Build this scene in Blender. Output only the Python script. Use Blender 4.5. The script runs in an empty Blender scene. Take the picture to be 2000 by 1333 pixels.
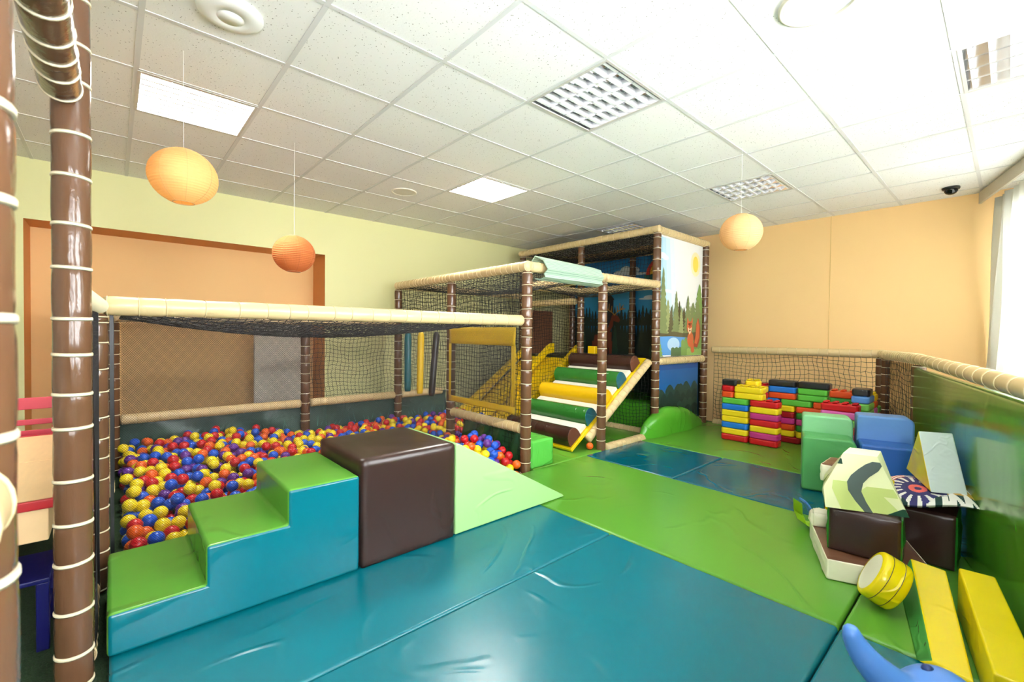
import bpy, bmesh, math, random
import numpy as np
from mathutils import Vector, Matrix
C = bpy.context.scene.collection
R = random.Random(7)
# ---------------------------------------------------------------- camera
sc = bpy.context.scene
YAW, PITCH, ROLL, FPX = math.radians(48.1413), math.radians(-0.9751), math.radians(0.5885), 871.28
fw = Vector((math.cos(PITCH)*math.cos(YAW), math.cos(PITCH)*math.sin(YAW), math.sin(PITCH)))
rt0 = Vector((math.sin(YAW), -math.cos(YAW), 0)); up0 = rt0.cross(fw)
rt = math.cos(ROLL)*rt0 + math.sin(ROLL)*up0; up = -math.sin(ROLL)*rt0 + math.cos(ROLL)*up0
cd = bpy.data.cameras.new('camera'); cam = bpy.data.objects.new('camera', cd); C.objects.link(cam)
m3 = Matrix((rt, up, -fw)).transposed(); cam.matrix_world = Matrix.Translation((0, 0, 1.18)) @ m3.to_4x4()
cd.sensor_width = 36; cd.lens = FPX*36/2000; cd.clip_start = 0.02
cd.dof.use_dof = True; cd.dof.focus_distance = 3.4; cd.dof.aperture_fstop = 4.0
sc.camera = cam
# ---------------------------------------------------------------- world, light, exposure
ZC = 2.606; ZF = -0.04
w = bpy.data.worlds.new('sky'); sc.world = w; w.use_nodes = True
w.node_tree.nodes['Background'].inputs[0].default_value = (0.93, 0.97, 1.0, 1)
w.node_tree.nodes['Background'].inputs[1].default_value = 6.0
sc.view_settings.view_transform = 'Standard'; sc.view_settings.look = 'None'
sc.view_settings.exposure = 0.58; sc.view_settings.gamma = 1.0
WD = Vector((-0.9627, -0.2706, 0)); WN = Vector((-0.2706, 0.9627, 0)); W0 = Vector((6.35, 0.0, 0))   # the slanting window wall
def lamp(name, kind, loc, aim, power, size=None, size_y=None, col=(1, 1, 1), **kw):
    l = bpy.data.lights.new(name, kind); l.energy = power; l.color = col
    if kind == 'AREA':
        l.shape = 'RECTANGLE'; l.size = size; l.size_y = size_y or size
    o = bpy.data.objects.new(name, l); C.objects.link(o); o.location = loc
    o.rotation_euler = (Vector(aim)-Vector(loc)).to_track_quat('-Z', 'Y').to_euler()
    for k, v in kw.items(): setattr(l, k, v)
    return o
for s, p in ((1.5, 85), (4.0, 118), (6.6, 105)):       # daylight through the three windows
    q = W0 + WD*s - WN*0.25
    lamp('window_daylight', 'AREA', (q.x, q.y, 1.6), (q.x+WN.x*3, q.y+WN.y*3, 0.6), p, 1.9, 1.4, (0.95, 0.98, 1.0))
lamp('bounce_flash', 'SPOT', (-0.25, -0.35, 1.45), (2.3, 0.95, 2.6), 165, col=(0.98, 0.99, 1.0), spot_size=math.radians(125), spot_blend=1.0, shadow_soft_size=0.18)

# ---------------------------------------------------------------- helpers
def lin(c):
    return tuple((x/255/12.92 if x/255 <= 0.04045 else ((x/255+0.055)/1.055)**2.4) for x in c)
MATS = {}
def mat(name, rgb, rough=0.5, bump=0.0, bscale=8.0, bdist=0.02, noise=0.0, nscale=5.0, spec=0.5, metal=0.0, coat=0.0, emit=0.0, trans=0.0, stretch=None, fine=0.0, rough2=None, detail=3.0, crease=0.0, cscale=1.6):
    if name in MATS: return MATS[name]
    m = bpy.data.materials.new(name); m.use_nodes = True; nt = m.node_tree; b = nt.nodes['Principled BSDF']
    c = lin(rgb) + (1,)
    b.inputs['Base Color'].default_value = c; b.inputs['Roughness'].default_value = rough
    b.inputs['Metallic'].default_value = metal; b.inputs['Specular IOR Level'].default_value = spec
    b.inputs['Coat Weight'].default_value = coat; b.inputs['Coat Roughness'].default_value = 0.08
    if emit: b.inputs['Emission Color'].default_value = c; b.inputs['Emission Strength'].default_value = emit
    tc = nt.nodes.new('ShaderNodeTexCoord'); vec = tc.outputs['Object']
    if stretch:
        mp = nt.nodes.new('ShaderNodeMapping'); mp.inputs['Scale'].default_value = stretch
        nt.links.new(vec, mp.inputs[0]); vec = mp.outputs[0]
    if noise:
        n = nt.nodes.new('ShaderNodeTexNoise'); n.inputs['Scale'].default_value = nscale; n.inputs['Detail'].default_value = 4
        nt.links.new(vec, n.inputs['Vector'])
        mx = nt.nodes.new('ShaderNodeMix'); mx.data_type = 'RGBA'
        mx.inputs[6].default_value = tuple(x*(1-noise) for x in c[:3])+(1,); mx.inputs[7].default_value = tuple(min(1, x*(1+noise)) for x in c[:3])+(1,)
        nt.links.new(n.outputs[0], mx.inputs[0]); nt.links.new(mx.outputs[2], b.inputs['Base Color'])
    if rough2 is not None:
        n3 = nt.nodes.new('ShaderNodeTexNoise'); n3.inputs['Scale'].default_value = 3.5; n3.inputs['Detail'].default_value = 5
        nt.links.new(vec, n3.inputs['Vector']); mr = nt.nodes.new('ShaderNodeMapRange')
        mr.inputs['From Min'].default_value = 0.35; mr.inputs['From Max'].default_value = 0.65
        mr.inputs['To Min'].default_value = rough; mr.inputs['To Max'].default_value = rough2
        nt.links.new(n3.outputs[0], mr.inputs[0]); nt.links.new(mr.outputs[0], b.inputs['Roughness'])
    last = None
    if crease:      # soft fold lines: ridges where a distorted noise crosses its middle value
        n = nt.nodes.new('ShaderNodeTexNoise'); n.inputs['Scale'].default_value = cscale; n.inputs['Detail'].default_value = 1.5; n.inputs['Distortion'].default_value = 1.2
        nt.links.new(vec, n.inputs['Vector'])
        q1 = nt.nodes.new('ShaderNodeMath'); q1.operation = 'SUBTRACT'; q1.inputs[1].default_value = .5; nt.links.new(n.outputs[0], q1.inputs[0])
        q2 = nt.nodes.new('ShaderNodeMath'); q2.operation = 'ABSOLUTE'; nt.links.new(q1.outputs[0], q2.inputs[0])
        q3 = nt.nodes.new('ShaderNodeMapRange'); q3.interpolation_type = 'SMOOTHSTEP'; q3.inputs['From Min'].default_value = 0; q3.inputs['From Max'].default_value = .035; q3.inputs['To Min'].default_value = 1; q3.inputs['To Max'].default_value = 0
        nt.links.new(q2.outputs[0], q3.inputs[0])
        n2 = nt.nodes.new('ShaderNodeTexNoise'); n2.inputs['Scale'].default_value = 2.3; nt.links.new(tc.outputs['Object'], n2.inputs['Vector'])
        q4 = nt.nodes.new('ShaderNodeMapRange'); q4.inputs['From Min'].default_value = .45; q4.inputs['From Max'].default_value = .62; nt.links.new(n2.outputs[0], q4.inputs[0])
        q5 = nt.nodes.new('ShaderNodeMath'); q5.operation = 'MULTIPLY'; nt.links.new(q3.outputs[0], q5.inputs[0]); nt.links.new(q4.outputs[0], q5.inputs[1])
        bp0 = nt.nodes.new('ShaderNodeBump'); bp0.inputs['Strength'].default_value = crease; bp0.inputs['Distance'].default_value = .012; nt.links.new(q5.outputs[0], bp0.inputs['Height']); last = bp0
    if bump:
        n = nt.nodes.new('ShaderNodeTexNoise'); n.inputs['Scale'].default_value = bscale; n.inputs['Detail'].default_value = detail
        n.inputs['Distortion'].default_value = 0.6
        nt.links.new(vec, n.inputs['Vector'])
        bp = nt.nodes.new('ShaderNodeBump'); bp.inputs['Strength'].default_value = bump; bp.inputs['Distance'].default_value = bdist
        nt.links.new(n.outputs[0], bp.inputs['Height'])
        if last: nt.links.new(last.outputs[0], bp.inputs['Normal'])
        last = bp
    if fine:
        n = nt.nodes.new('ShaderNodeTexNoise'); n.inputs['Scale'].default_value = 180; n.inputs['Detail'].default_value = 2
        nt.links.new(tc.outputs['Object'], n.inputs['Vector'])
        b2 = nt.nodes.new('ShaderNodeBump'); b2.inputs['Strength'].default_value = fine; b2.inputs['Distance'].default_value = 0.003
        nt.links.new(n.outputs[0], b2.inputs['Height'])
        if last: nt.links.new(last.outputs[0], b2.inputs['Normal'])
        last = b2
    if last: nt.links.new(last.outputs[0], b.inputs['Normal'])
    if trans:
        t = nt.nodes.new('ShaderNodeBsdfTranslucent'); t.inputs[0].default_value = c
        ms = nt.nodes.new('ShaderNodeMixShader'); ms.inputs[0].default_value = trans
        nt.links.new(b.outputs[0], ms.inputs[1]); nt.links.new(t.outputs[0], ms.inputs[2])
        nt.links.new(ms.outputs[0], nt.nodes['Material Output'].inputs[0])
    MATS[name] = m; return m
def vinyl(name, rgb, rough=0.22, bump=0.35, bscale=3.0, bdist=0.03, **k):
    k.setdefault('crease', .35); k.setdefault('cscale', max(1.2, bscale*.8))
    return mat(name, rgb, rough, bump, bscale, bdist, **k)
def tag(o, label=None, cat=None, group=None, kind=None):
    if label: o['label'] = label
    if cat: o['category'] = cat
    if group: o['group'] = group
    if kind: o['kind'] = kind
    return o
def empty(name, loc=(0, 0, 0), rz=0.0, label=None, cat=None, group=None):
    o = bpy.data.objects.new(name, None); C.objects.link(o); o.location = loc; o.rotation_euler = (0, 0, rz); o.empty_display_size = 0.1
    return tag(o, label, cat, group)
def link(name, me, parent=None, mats=None):
    if mats:
        for m in mats: me.materials.append(m)
    o = bpy.data.objects.new(name, me); C.objects.link(o)
    if parent: o.parent = parent
    return o
def raw(name, V, F, mats, idx=None, parent=None, smooth=False):
    me = bpy.data.meshes.new(name); me.from_pydata([tuple(v) for v in V], [], F)
    if idx: me.polygons.foreach_set('material_index', idx)
    if smooth: me.polygons.foreach_set('use_smooth', [True]*len(F))
    me.update(); return link(name, me, parent, mats if isinstance(mats, (list, tuple)) else [mats])
def np_mesh(name, V, F, mats, idx=None, parent=None, smooth=False):
    """V (n,3) array, F (m,4) int array"""
    V = np.asarray(V, np.float32); F = np.asarray(F, np.int32); k = F.shape[1]
    me = bpy.data.meshes.new(name); me.vertices.add(len(V)); me.vertices.foreach_set('co', V.ravel())
    me.loops.add(F.size); me.loops.foreach_set('vertex_index', F.ravel()); me.polygons.add(len(F))
    me.polygons.foreach_set('loop_start', np.arange(0, F.size, k, dtype=np.int32))
    if idx is not None: me.polygons.foreach_set('material_index', np.asarray(idx, np.int32))
    if smooth: me.polygons.foreach_set('use_smooth', np.ones(len(F), bool))
    me.update(calc_edges=True); me.validate()
    return link(name, me, parent, mats if isinstance(mats, (list, tuple)) else [mats])
class MB:
    def __init__(s): s.V = []; s.F = []; s.I = []
    def add(s, V, F, mi=0):
        n = len(s.V); s.V += [tuple(v) for v in V]; s.F += [tuple(i+n for i in f) for f in F]; s.I += [mi]*len(F)
    def box(s, a, b, mi=0):
        (x0, y0, z0), (x1, y1, z1) = a, b
        s.add([(x0,y0,z0),(x1,y0,z0),(x1,y1,z0),(x0,y1,z0),(x0,y0,z1),(x1,y0,z1),(x1,y1,z1),(x0,y1,z1)],
              [(0,3,2,1),(4,5,6,7),(0,1,5,4),(1,2,6,5),(2,3,7,6),(3,0,4,7)], mi)
    def poly(s, pts, mi=0): s.add(pts, [tuple(range(len(pts)))], mi)
    def tube(s, pts, rad, n=12, mi=0, cap=True):
        pts = [Vector(p) for p in pts]; rad = rad if isinstance(rad, (list, tuple)) else [rad]*len(pts)
        base = len(s.V); t = (pts[1]-pts[0]).normalized()
        u = t.orthogonal().normalized()
        for i, p in enumerate(pts):
            t2 = (pts[min(i+1, len(pts)-1)]-pts[max(i-1, 0)]).normalized()
            u = (u - t2*u.dot(t2)).normalized(); v = t2.cross(u)
            for k in range(n):
                a = 2*math.pi*k/n; s.V.append(tuple(p+(u*math.cos(a)+v*math.sin(a))*rad[i]))
        for i in range(len(pts)-1):
            for k in range(n):
                a = base+i*n+k; b = base+i*n+(k+1) % n
                s.F.append((a, b, b+n, a+n)); s.I.append(mi)
        if cap:
            s.F.append(tuple(base+k for k in range(n))[::-1]); s.I.append(mi)
            s.F.append(tuple(base+(len(pts)-1)*n+k for k in range(n))); s.I.append(mi)
    def build(s, name, mats, parent=None, smooth=False, bevel=0, seg=2, sub=0, angle=None):
        o = raw(name, s.V, s.F, mats, s.I, parent, smooth)
        if bevel:
            b = o.modifiers.new('bevel', 'BEVEL'); b.width = bevel; b.segments = seg; b.limit_method = 'ANGLE'; b.angle_limit = math.radians(angle or 30)
            o.data.polygons.foreach_set('use_smooth', [True]*len(o.data.polygons))
            wn = o.modifiers.new('normals', 'WEIGHTED_NORMAL'); wn.keep_sharp = True
        if sub:
            d = o.modifiers.new('sub', 'SUBSURF'); d.levels = d.render_levels = sub
        return o
def prism(name, prof, axis, a, b, mats, side=None, parent=None, bevel=0.012, seg=3, caps=0):
    """prof: 2D polygon; extruded on axis from a to b. side: material index for each edge face."""
    mb = MB(); n = len(prof)
    def p3(p, t):
        return {'y': (p[0], t, p[1]), 'x': (t, p[0], p[1]), 'z': (p[0], p[1], t)}[axis]
    mb.V = [p3(p, a) for p in prof]+[p3(p, b) for p in prof]
    for i in range(n):
        j = (i+1) % n; mb.F.append((i, j, j+n, i+n)); mb.I.append(side[i] if side else 0)
    mb.F.append(tuple(range(n))[::-1]); mb.I.append(caps); mb.F.append(tuple(range(n, 2*n))); mb.I.append(caps)
    bm = bmesh.new(); vs = [bm.verts.new(v) for v in mb.V]
    for f, i in zip(mb.F, mb.I):
        q = bm.faces.new([vs[k] for k in f]); q.material_index = i; q.smooth = True
    bmesh.ops.recalc_face_normals(bm, faces=bm.faces)
    me = bpy.data.meshes.new(name); bm.to_mesh(me); bm.free()
    o = link(name, me, parent, mats if isinstance(mats, (list, tuple)) else [mats])
    if bevel:
        bv = o.modifiers.new('bevel', 'BEVEL'); bv.width = bevel; bv.segments = seg; bv.limit_method = 'ANGLE'; bv.angle_limit = math.radians(20)
        wn = o.modifiers.new('normals', 'WEIGHTED_NORMAL'); wn.keep_sharp = True
    return o
def soft(name, dims, mats, parent=None, puff=0.012, bevel=0.02, n=10, wr=0.004, seed=0, side=None):
    """upholstered foam block, x,y centred, base at z=0; faces puffed outwards. side=(x faces, y faces, z faces) material indices"""
    bm = bmesh.new(); L, Wd, H = dims; rr = random.Random(seed); ph = [rr.uniform(0, 6) for _ in range(6)]
    V = {}; TS = [0, .02, .07, .18, .34, .5, .66, .82, .93, .98, 1]; n = 10
    def vert(i, j, k):
        key = (i, j, k)
        if key not in V:
            x, y, z = TS[i]*2-1, TS[j]*2-1, TS[k]*2-1
            px, py, pz = (1-x**6), (1-y**6), (1-z**6)
            wv = wr*(math.sin(7*x+5*y+ph[0])+math.sin(9*y-6*z+ph[1])*.7+math.sin(11*z+4*x+ph[2])*.5)
            ax = x*L/2 + (puff*py*pz+wv*py*pz)*(1 if x == 1 else -1 if x == -1 else 0)
            ay = y*Wd/2 + (puff*px*pz+wv*px*pz)*(1 if y == 1 else -1 if y == -1 else 0)
            az = (z+1)*H/2 + (puff*px*py+wv*px*py)*(1 if z == 1 else 0)
            c = bevel*0.4
            e = (abs(x) == 1)+(abs(y) == 1)+(abs(z) == 1)
            if e >= 2:
                if abs(x) == 1: ax -= math.copysign(c*(e-1)*.6, x)
                if abs(y) == 1: ay -= math.copysign(c*(e-1)*.6, y)
                if z == 1: az -= c*(e-1)*.6
            V[key] = bm.verts.new((ax, ay, az))
        return V[key]
    for i in range(n):
        for j in range(n):
            for s in (0, n):
                for ax in range(3):
                    q = [(i, j), (i+1, j), (i+1, j+1), (i, j+1)]
                    pts = [{0: (s, a, b), 1: (a, s, b), 2: (a, b, s)}[ax] for a, b in q]
                    f = bm.faces.new([vert(*p) for p in pts]); f.smooth = True; f.material_index = side[ax] if side else 0
    bmesh.ops.recalc_face_normals(bm, faces=bm.faces)
    me = bpy.data.meshes.new(name); bm.to_mesh(me); bm.free()
    return link(name, me, parent, mats if isinstance(mats, (list, tuple)) else [mats])
# padded pipe with cable ties
_ring = None
def ring_mesh(kind):
    me = bpy.data.meshes.get('cable_tie_'+kind)
    if me: return me
    mb = MB(); n = 24
    prof = [(1.0, -1), (1.06, -1), (1.10, -.5), (1.10, .5), (1.06, 1), (1.0, 1)]
    for k in range(n):
        a = 2*math.pi*k/n
        for r, z in prof: mb.V.append((r*math.cos(a), r*math.sin(a), z))
    m = len(prof)
    for k in range(n):
        for i in range(m):
            j = (i+1) % m; a, b = k*m, ((k+1) % n)*m
            mb.F.append((a+i, b+i, b+j, a+j))
    me = bpy.data.meshes.new('cable_tie_'+kind); me.from_pydata(mb.V, [], mb.F); me.polygons.foreach_set('use_smooth', [True]*len(mb.F))
    me.materials.append(MATS['tie_'+kind]); return me
def pad(name, A, B, r, m, kind='post', spacing=0.105, parent=None, n=20, tie_w=0.0032, label=None, bulge=0.07):
    A, B = Vector(A), Vector(B); L = (B-A).length; ax = (B-A)/L
    rr = random.Random(hash((round(A.x, 3), round(A.y, 3), round(B.z, 3), round(B.x, 3))) % 9999)
    ts = [0.012]; t = 0.012
    while t < L-0.05:
        t += spacing*rr.uniform(0.72, 1.28); ts.append(min(t, L-0.012))
    if ts[-1] < L-0.02: ts.append(L-0.012)
    pts = []; rad = []; rot = ax.to_track_quat('Z', 'Y')
    ss = [0.0]
    for a, b in zip(ts, ts[1:]): ss += [a+(b-a)*f for f in (0, .06, .16, .32, .5, .68, .84, .94)]
    ss += [ts[-1], L]
    mb = MB(); ph = rr.uniform(0, 6)
    for s in ss:
        d = min(abs(s-t) for t in ts)
        q = r*(1 - bulge*math.exp(-(d/(0.006+tie_w*.6))**2))
        if s in (0.0, L): q = r*0.86
        for k in range(n):
            a = 2*math.pi*k/n
            w = 1 + 0.018*math.sin(3*a+ph+s*21)*(1-math.exp(-(d/0.02)**2)) + 0.012*math.sin(8*a+ph*2+s*9)*math.exp(-(d/0.02)**2)
            p = rot @ Vector((q*w*math.cos(a), q*w*math.sin(a), s)); mb.V.append(tuple(A+p))
    for i in range(len(ss)-1):
        for k in range(n):
            a = i*n+k; b = i*n+(k+1) % n; mb.F.append((a, b, b+n, a+n)); mb.I.append(0)
    mb.F.append(tuple(range(n))[::-1]); mb.I.append(0); e = (len(ss)-1)*n
    mb.F.append(tuple(e+k for k in range(n))); mb.I.append(0)
    o = mb.build(name, m, parent, smooth=True)
    if label: o['label'] = label
    me = ring_mesh(kind)
    for t in ts:
        tl = rr.uniform(-.05, .05), rr.uniform(-.05, .05)
        c = bpy.data.objects.new('cable_tie', me); C.objects.link(c); c.parent = o
        c.location = A+ax*t; c.rotation_mode = 'QUATERNION'
        c.rotation_quaternion = rot @ Matrix.Rotation(tl[0], 3, 'X').to_quaternion() @ Matrix.Rotation(tl[1], 3, 'Y').to_quaternion()
        rs = r*(1-bulge)*1.0; c.scale = (rs, rs, tie_w)
    return o
def strands(P, Q, rad):
    """arrays of segment ends -> 3-sided prisms"""
    P = np.asarray(P, float); Q = np.asarray(Q, float); d = Q-P; L = np.linalg.norm(d, axis=1, keepdims=True); d /= np.maximum(L, 1e-9)
    ref = np.where(np.abs(d[:, 2:3]) < 0.9, np.array([[0, 0, 1.]]), np.array([[1., 0, 0]]))
    u = np.cross(d, ref); u /= np.linalg.norm(u, axis=1, keepdims=True); v = np.cross(d, u)
    n = len(P); V = np.empty((n, 6, 3))
    for k in range(3):
        a = 2*math.pi*k/3; o = (u*math.cos(a)+v*math.sin(a))*rad
        V[:, k] = P+o; V[:, 3+k] = Q+o
    b = (np.arange(n)*6)[:, None]
    F = np.concatenate([b+np.array([[k, (k+1) % 3, 3+(k+1) % 3, 3+k]]) for k in range(3)])
    return V.reshape(-1, 3), F
def net(name, quad, parent, pitch=0.045, rad=0.0023, jit=0.13, sag=None, seed=1, border=True, m=None, label=None):
    """square-mesh cord net filling a quad (p00,p10,p11,p01)"""
    q = [np.array(p, float) for p in quad]; rg = np.random.RandomState(seed)
    nu = max(2, int(round(np.linalg.norm(q[1]-q[0])/pitch))); nv = max(2, int(round(np.linalg.norm(q[3]-q[0])/pitch)))
    U, Vv = np.meshgrid(np.linspace(0, 1, nu+1), np.linspace(0, 1, nv+1), indexing='ij')
    inn = ((U > 0) & (U < 1) & (Vv > 0) & (Vv < 1)).astype(float)
    # slow warping plus small jitter
    wu = (0.5*np.sin(6.3*Vv+seed)+0.4*np.sin(13*Vv+7*U+seed*2))*0.5/nu*inn; wv = (0.5*np.sin(6.3*U+seed*3)+0.4*np.sin(11*U+5*Vv+seed))*0.6/nv*inn
    U2 = U+wu+rg.uniform(-jit, jit, U.shape)/nu*inn; V2 = Vv+wv+rg.uniform(-jit, jit, U.shape)/nv*inn
    P = ((1-U2)*(1-V2))[..., None]*q[0]+(U2*(1-V2))[..., None]*q[1]+(U2*V2)[..., None]*q[2]+((1-U2)*V2)[..., None]*q[3]
    nrm = np.cross(q[1]-q[0], q[3]-q[0]); nrm /= np.linalg.norm(nrm)
    P += nrm*(rg.uniform(-1, 1, U.shape)*0.004*inn)[..., None]
    if sag is not None: P[..., 2] -= sag*(np.sin(np.pi*U)*np.sin(np.pi*Vv))**0.8
    a = [P[:-1].reshape(-1, 3), P[:, :-1].reshape(-1, 3)]; b = [P[1:].reshape(-1, 3), P[:, 1:].reshape(-1, 3)]
    V, F = strands(np.concatenate(a), np.concatenate(b), rad)
    o = np_mesh(name, V, F, [m or MATS['net_cord']], parent=parent)
    if label: o['label'] = label
    return o
def fine_net(name, quad, parent, pitch=0.0098, rad=0.0007, bulge=0.0, seed=3):
    """close hexagonal mesh"""
    q = [np.array(p, float) for p in quad]; W = np.linalg.norm(q[1]-q[0]); Hh = np.linalg.norm(q[3]-q[0])
    nu = int(W/pitch); nv = int(Hh/(pitch*0.62)); i, j = np.meshgrid(np.arange(nu+1), np.arange(nv+1), indexing='ij')
    def pt(i, j, dy):
        u = (i+0.5*(j % 2))/nu; v = (j+dy)/nv
        u = np.clip(u, 0, 1); v = np.clip(v, 0, 1)
        P = ((1-u)*(1-v))[..., None]*q[0]+(u*(1-v))[..., None]*q[1]+(u*v)[..., None]*q[2]+((1-u)*v)[..., None]*q[3]
        nrm = np.cross(q[1]-q[0], q[3]-q[0]); nrm /= np.linalg.norm(nrm)
        return P+nrm*(bulge*np.sin(np.pi*u)*np.sin(np.pi*v)+0.006*np.sin(9*u*W+4*v))[..., None]
    A, B = pt(i, j, -0.16), pt(i, j, 0.16)
    # top of each node to the bottoms of the two nodes above
    i0, j0 = i[:, :-1], j[:, :-1]; up1 = pt(i0+(j0 % 2), j0+1, -0.16); up2 = pt(i0+(j0 % 2)-1, j0+1, -0.16)
    ok = (i0 > 0) & (i0 < nu)
    T = B[:, :-1]
    Ps = [A.reshape(-1, 3), T[ok], T[ok]]; Qs = [B.reshape(-1, 3), up1[ok], up2[ok]]
    V, F = strands(np.concatenate(Ps), np.concatenate(Qs), rad)
    return np_mesh(name, V, F, [MATS['fine_cord']], parent=parent)
# ---------------------------------------------------------------- shared materials
mat('tie_post', (236, 222, 190), 0.45); mat('tie_beam', (226, 205, 158), 0.5)
mat('net_cord', (30, 30, 28), 0.8); mat('fine_cord', (34, 32, 34), 0.8)
BROWN = vinyl('brown_pad', (104, 72, 50), 0.16, 0.25, 9, 0.01, stretch=(3, 3, 1), fine=0.05, crease=0)
BEIGE = vinyl('beige_pad', (216, 190, 142), 0.26, 0.25, 9, 0.01, fine=0.05, crease=0)
GREEN = vinyl('green_vinyl', (92, 160, 56), 0.2, 0.3, 1.8, 0.03, detail=1.0, fine=0.04)
TEAL = vinyl('teal_vinyl', (0, 108, 122), 0.22, 0.3, 1.8, 0.03, detail=1.0, fine=0.06)
CHOC = vinyl('chocolate_vinyl', (54, 34, 29), 0.3, 0.3, 1.8, 0.03, detail=1.0, fine=0.05)
MINT = vinyl('mint_vinyl', (164, 212, 138), 0.3, 0.3, 1.8, 0.03, detail=1.0)
YEL = vinyl('yellow_vinyl', (238, 212, 4), 0.22, 0.5, 3.0, 0.03, detail=1.5)
YEL2 = vinyl('slide_yellow', (240, 200, 10), 0.3, 0.3, 3, 0.02)
BLACK = mat('black_plastic', (18, 18, 20), 0.35)
WHITE = mat('white_plastic', (236, 236, 232), 0.4)
# ================================================================ ROOM
XO, YG = 6.35, 5.5            # orange wall, green wall
ORG = mat('orange_paint', (250, 208, 146), 0.75, 0.12, 60, 0.002); GRN = mat('green_paint', (226, 222, 164), 0.75, 0.12, 60, 0.002)
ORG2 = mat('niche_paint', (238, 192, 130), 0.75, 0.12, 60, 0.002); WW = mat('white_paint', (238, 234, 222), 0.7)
def struct(name, mb, mats, **k):
    o = mb.build(name, mats, **k); o['kind'] = 'structure'; return o
XL = -3.0; YL = (W0+WD*((XL-XO)/WD.x)).y
f = MB(); f.poly([(XL, YL, ZF), (XO, 0, ZF), (XO, YG+.45, ZF), (XL, YG+.45, ZF)])
TURF = mat('artificial_turf', (38, 66, 34), 0.95, 1.0, 160, 0.02, noise=0.6, nscale=140)
struct('floor', f, TURF)
# orange wall on the right of the frame's depth, with a board joint and small screw holes
f = MB(); f.box((XO, -0.03, ZF), (XO+.12, YG+.12, ZC)); struct('wall_right', f, ORG)
f = MB(); f.box((XO-.004, 1.438, 0), (XO-.0005, 1.444, ZC)); struct('trim_2', f, mat('joint_line', (226, 186, 122), .8))
# green wall with the orange niche
NX0, NX1, NZ, ND = -0.55, 1.903, 2.10, 0.42
f = MB()
f.poly([(XL, YG, ZF), (NX0, YG, ZF), (NX0, YG, ZC), (XL, YG, ZC)]); f.poly([(NX1, YG, ZF), (XO, YG, ZF), (XO, YG, ZC), (NX1, YG, ZC)])
f.poly([(NX0, YG, NZ), (NX1, YG, NZ), (NX1, YG, ZC), (NX0, YG, ZC)])
f.poly([(NX0, YG, ZF), (NX0, YG+ND, ZF), (NX0, YG+ND, NZ), (NX0, YG, NZ)], 1); f.poly([(NX1, YG, ZF), (NX1, YG, NZ), (NX1, YG+ND, NZ), (NX1, YG+ND, ZF)], 1)
f.poly([(NX0, YG, NZ), (NX0, YG+ND, NZ), (NX1, YG+ND, NZ), (NX1, YG, NZ)], 1); f.poly([(NX0, YG+ND, ZF), (NX1, YG+ND, ZF), (NX1, YG+ND, NZ), (NX0, YG+ND, NZ)], 2)
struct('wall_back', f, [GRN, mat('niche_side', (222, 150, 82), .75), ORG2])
f = MB(); f.box((XL-.1, YL, ZF), (XL, YG+.4, ZC)); struct('wall_left', f, WW)
# window wall: piers, sill band and head band around three windows
def wp(s, off, z): q = W0+WD*s+WN*off; return (q.x, q.y, z)
LW = (XO-XL)/-WD.x
spans = [(0.25, 2.55), (3.0, 5.0), (5.45, 7.6)]; ZS, ZH = 0.72, 2.36
f = MB()
def wbox(mb, s0, s1, z0, z1, o0=-.16, o1=0.0, mi=0):
    mb.add([wp(s0, o0, z0), wp(s1, o0, z0), wp(s1, o1, z0), wp(s0, o1, z0), wp(s0, o0, z1), wp(s1, o0, z1), wp(s1, o1, z1), wp(s0, o1, z1)],
           [(0, 1, 2, 3), (4, 7, 6, 5), (0, 4, 5, 1), (1, 5, 6, 2), (2, 6, 7, 3), (3, 7, 4, 0)], mi)
wbox(f, -.1, LW, ZF, ZS); wbox(f, -.1, LW, ZH, ZC)
e = [-.1]+[x for sp in spans for x in sp]+[LW]
for a, b in zip(e[::2], e[1::2]): wbox(f, a, b, ZS, ZH)
struct('wall_front', f, GRN)
FR = mat('window_frame_white', (240, 240, 238), .3)
gm = bpy.data.materials.new('window_glass'); gm.use_nodes = True; gb = gm.node_tree.nodes['Principled BSDF']
gb.inputs['Transmission Weight'].default_value = 1; gb.inputs['Roughness'].default_value = 0; gb.inputs['IOR'].default_value = 1.02
for n, (a, b) in enumerate(spans):
    f = MB(); t = .06
    wbox(f, a, a+t, ZS, ZH, -.12, -.05); wbox(f, b-t, b, ZS, ZH, -.12, -.05); wbox(f, a+t, b-t, ZS, ZS+t, -.12, -.05); wbox(f, a+t, b-t, ZH-t, ZH, -.12, -.05)
    m = (a+b)/2; wbox(f, m-.04, m+.04, ZS+t, ZH-t, -.12, -.05)
    o = struct('window_%d' % (n+1), f, FR)
    f = MB(); wbox(f, a+t, b-t, ZS+t, ZH-t, -.09, -.085); g = f.build('pane', gm, o)
    f = MB(); wbox(f, a-.03, b+.03, ZS-.03, ZS, -.05, .12); f.build('window_sill', FR, o)
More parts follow.
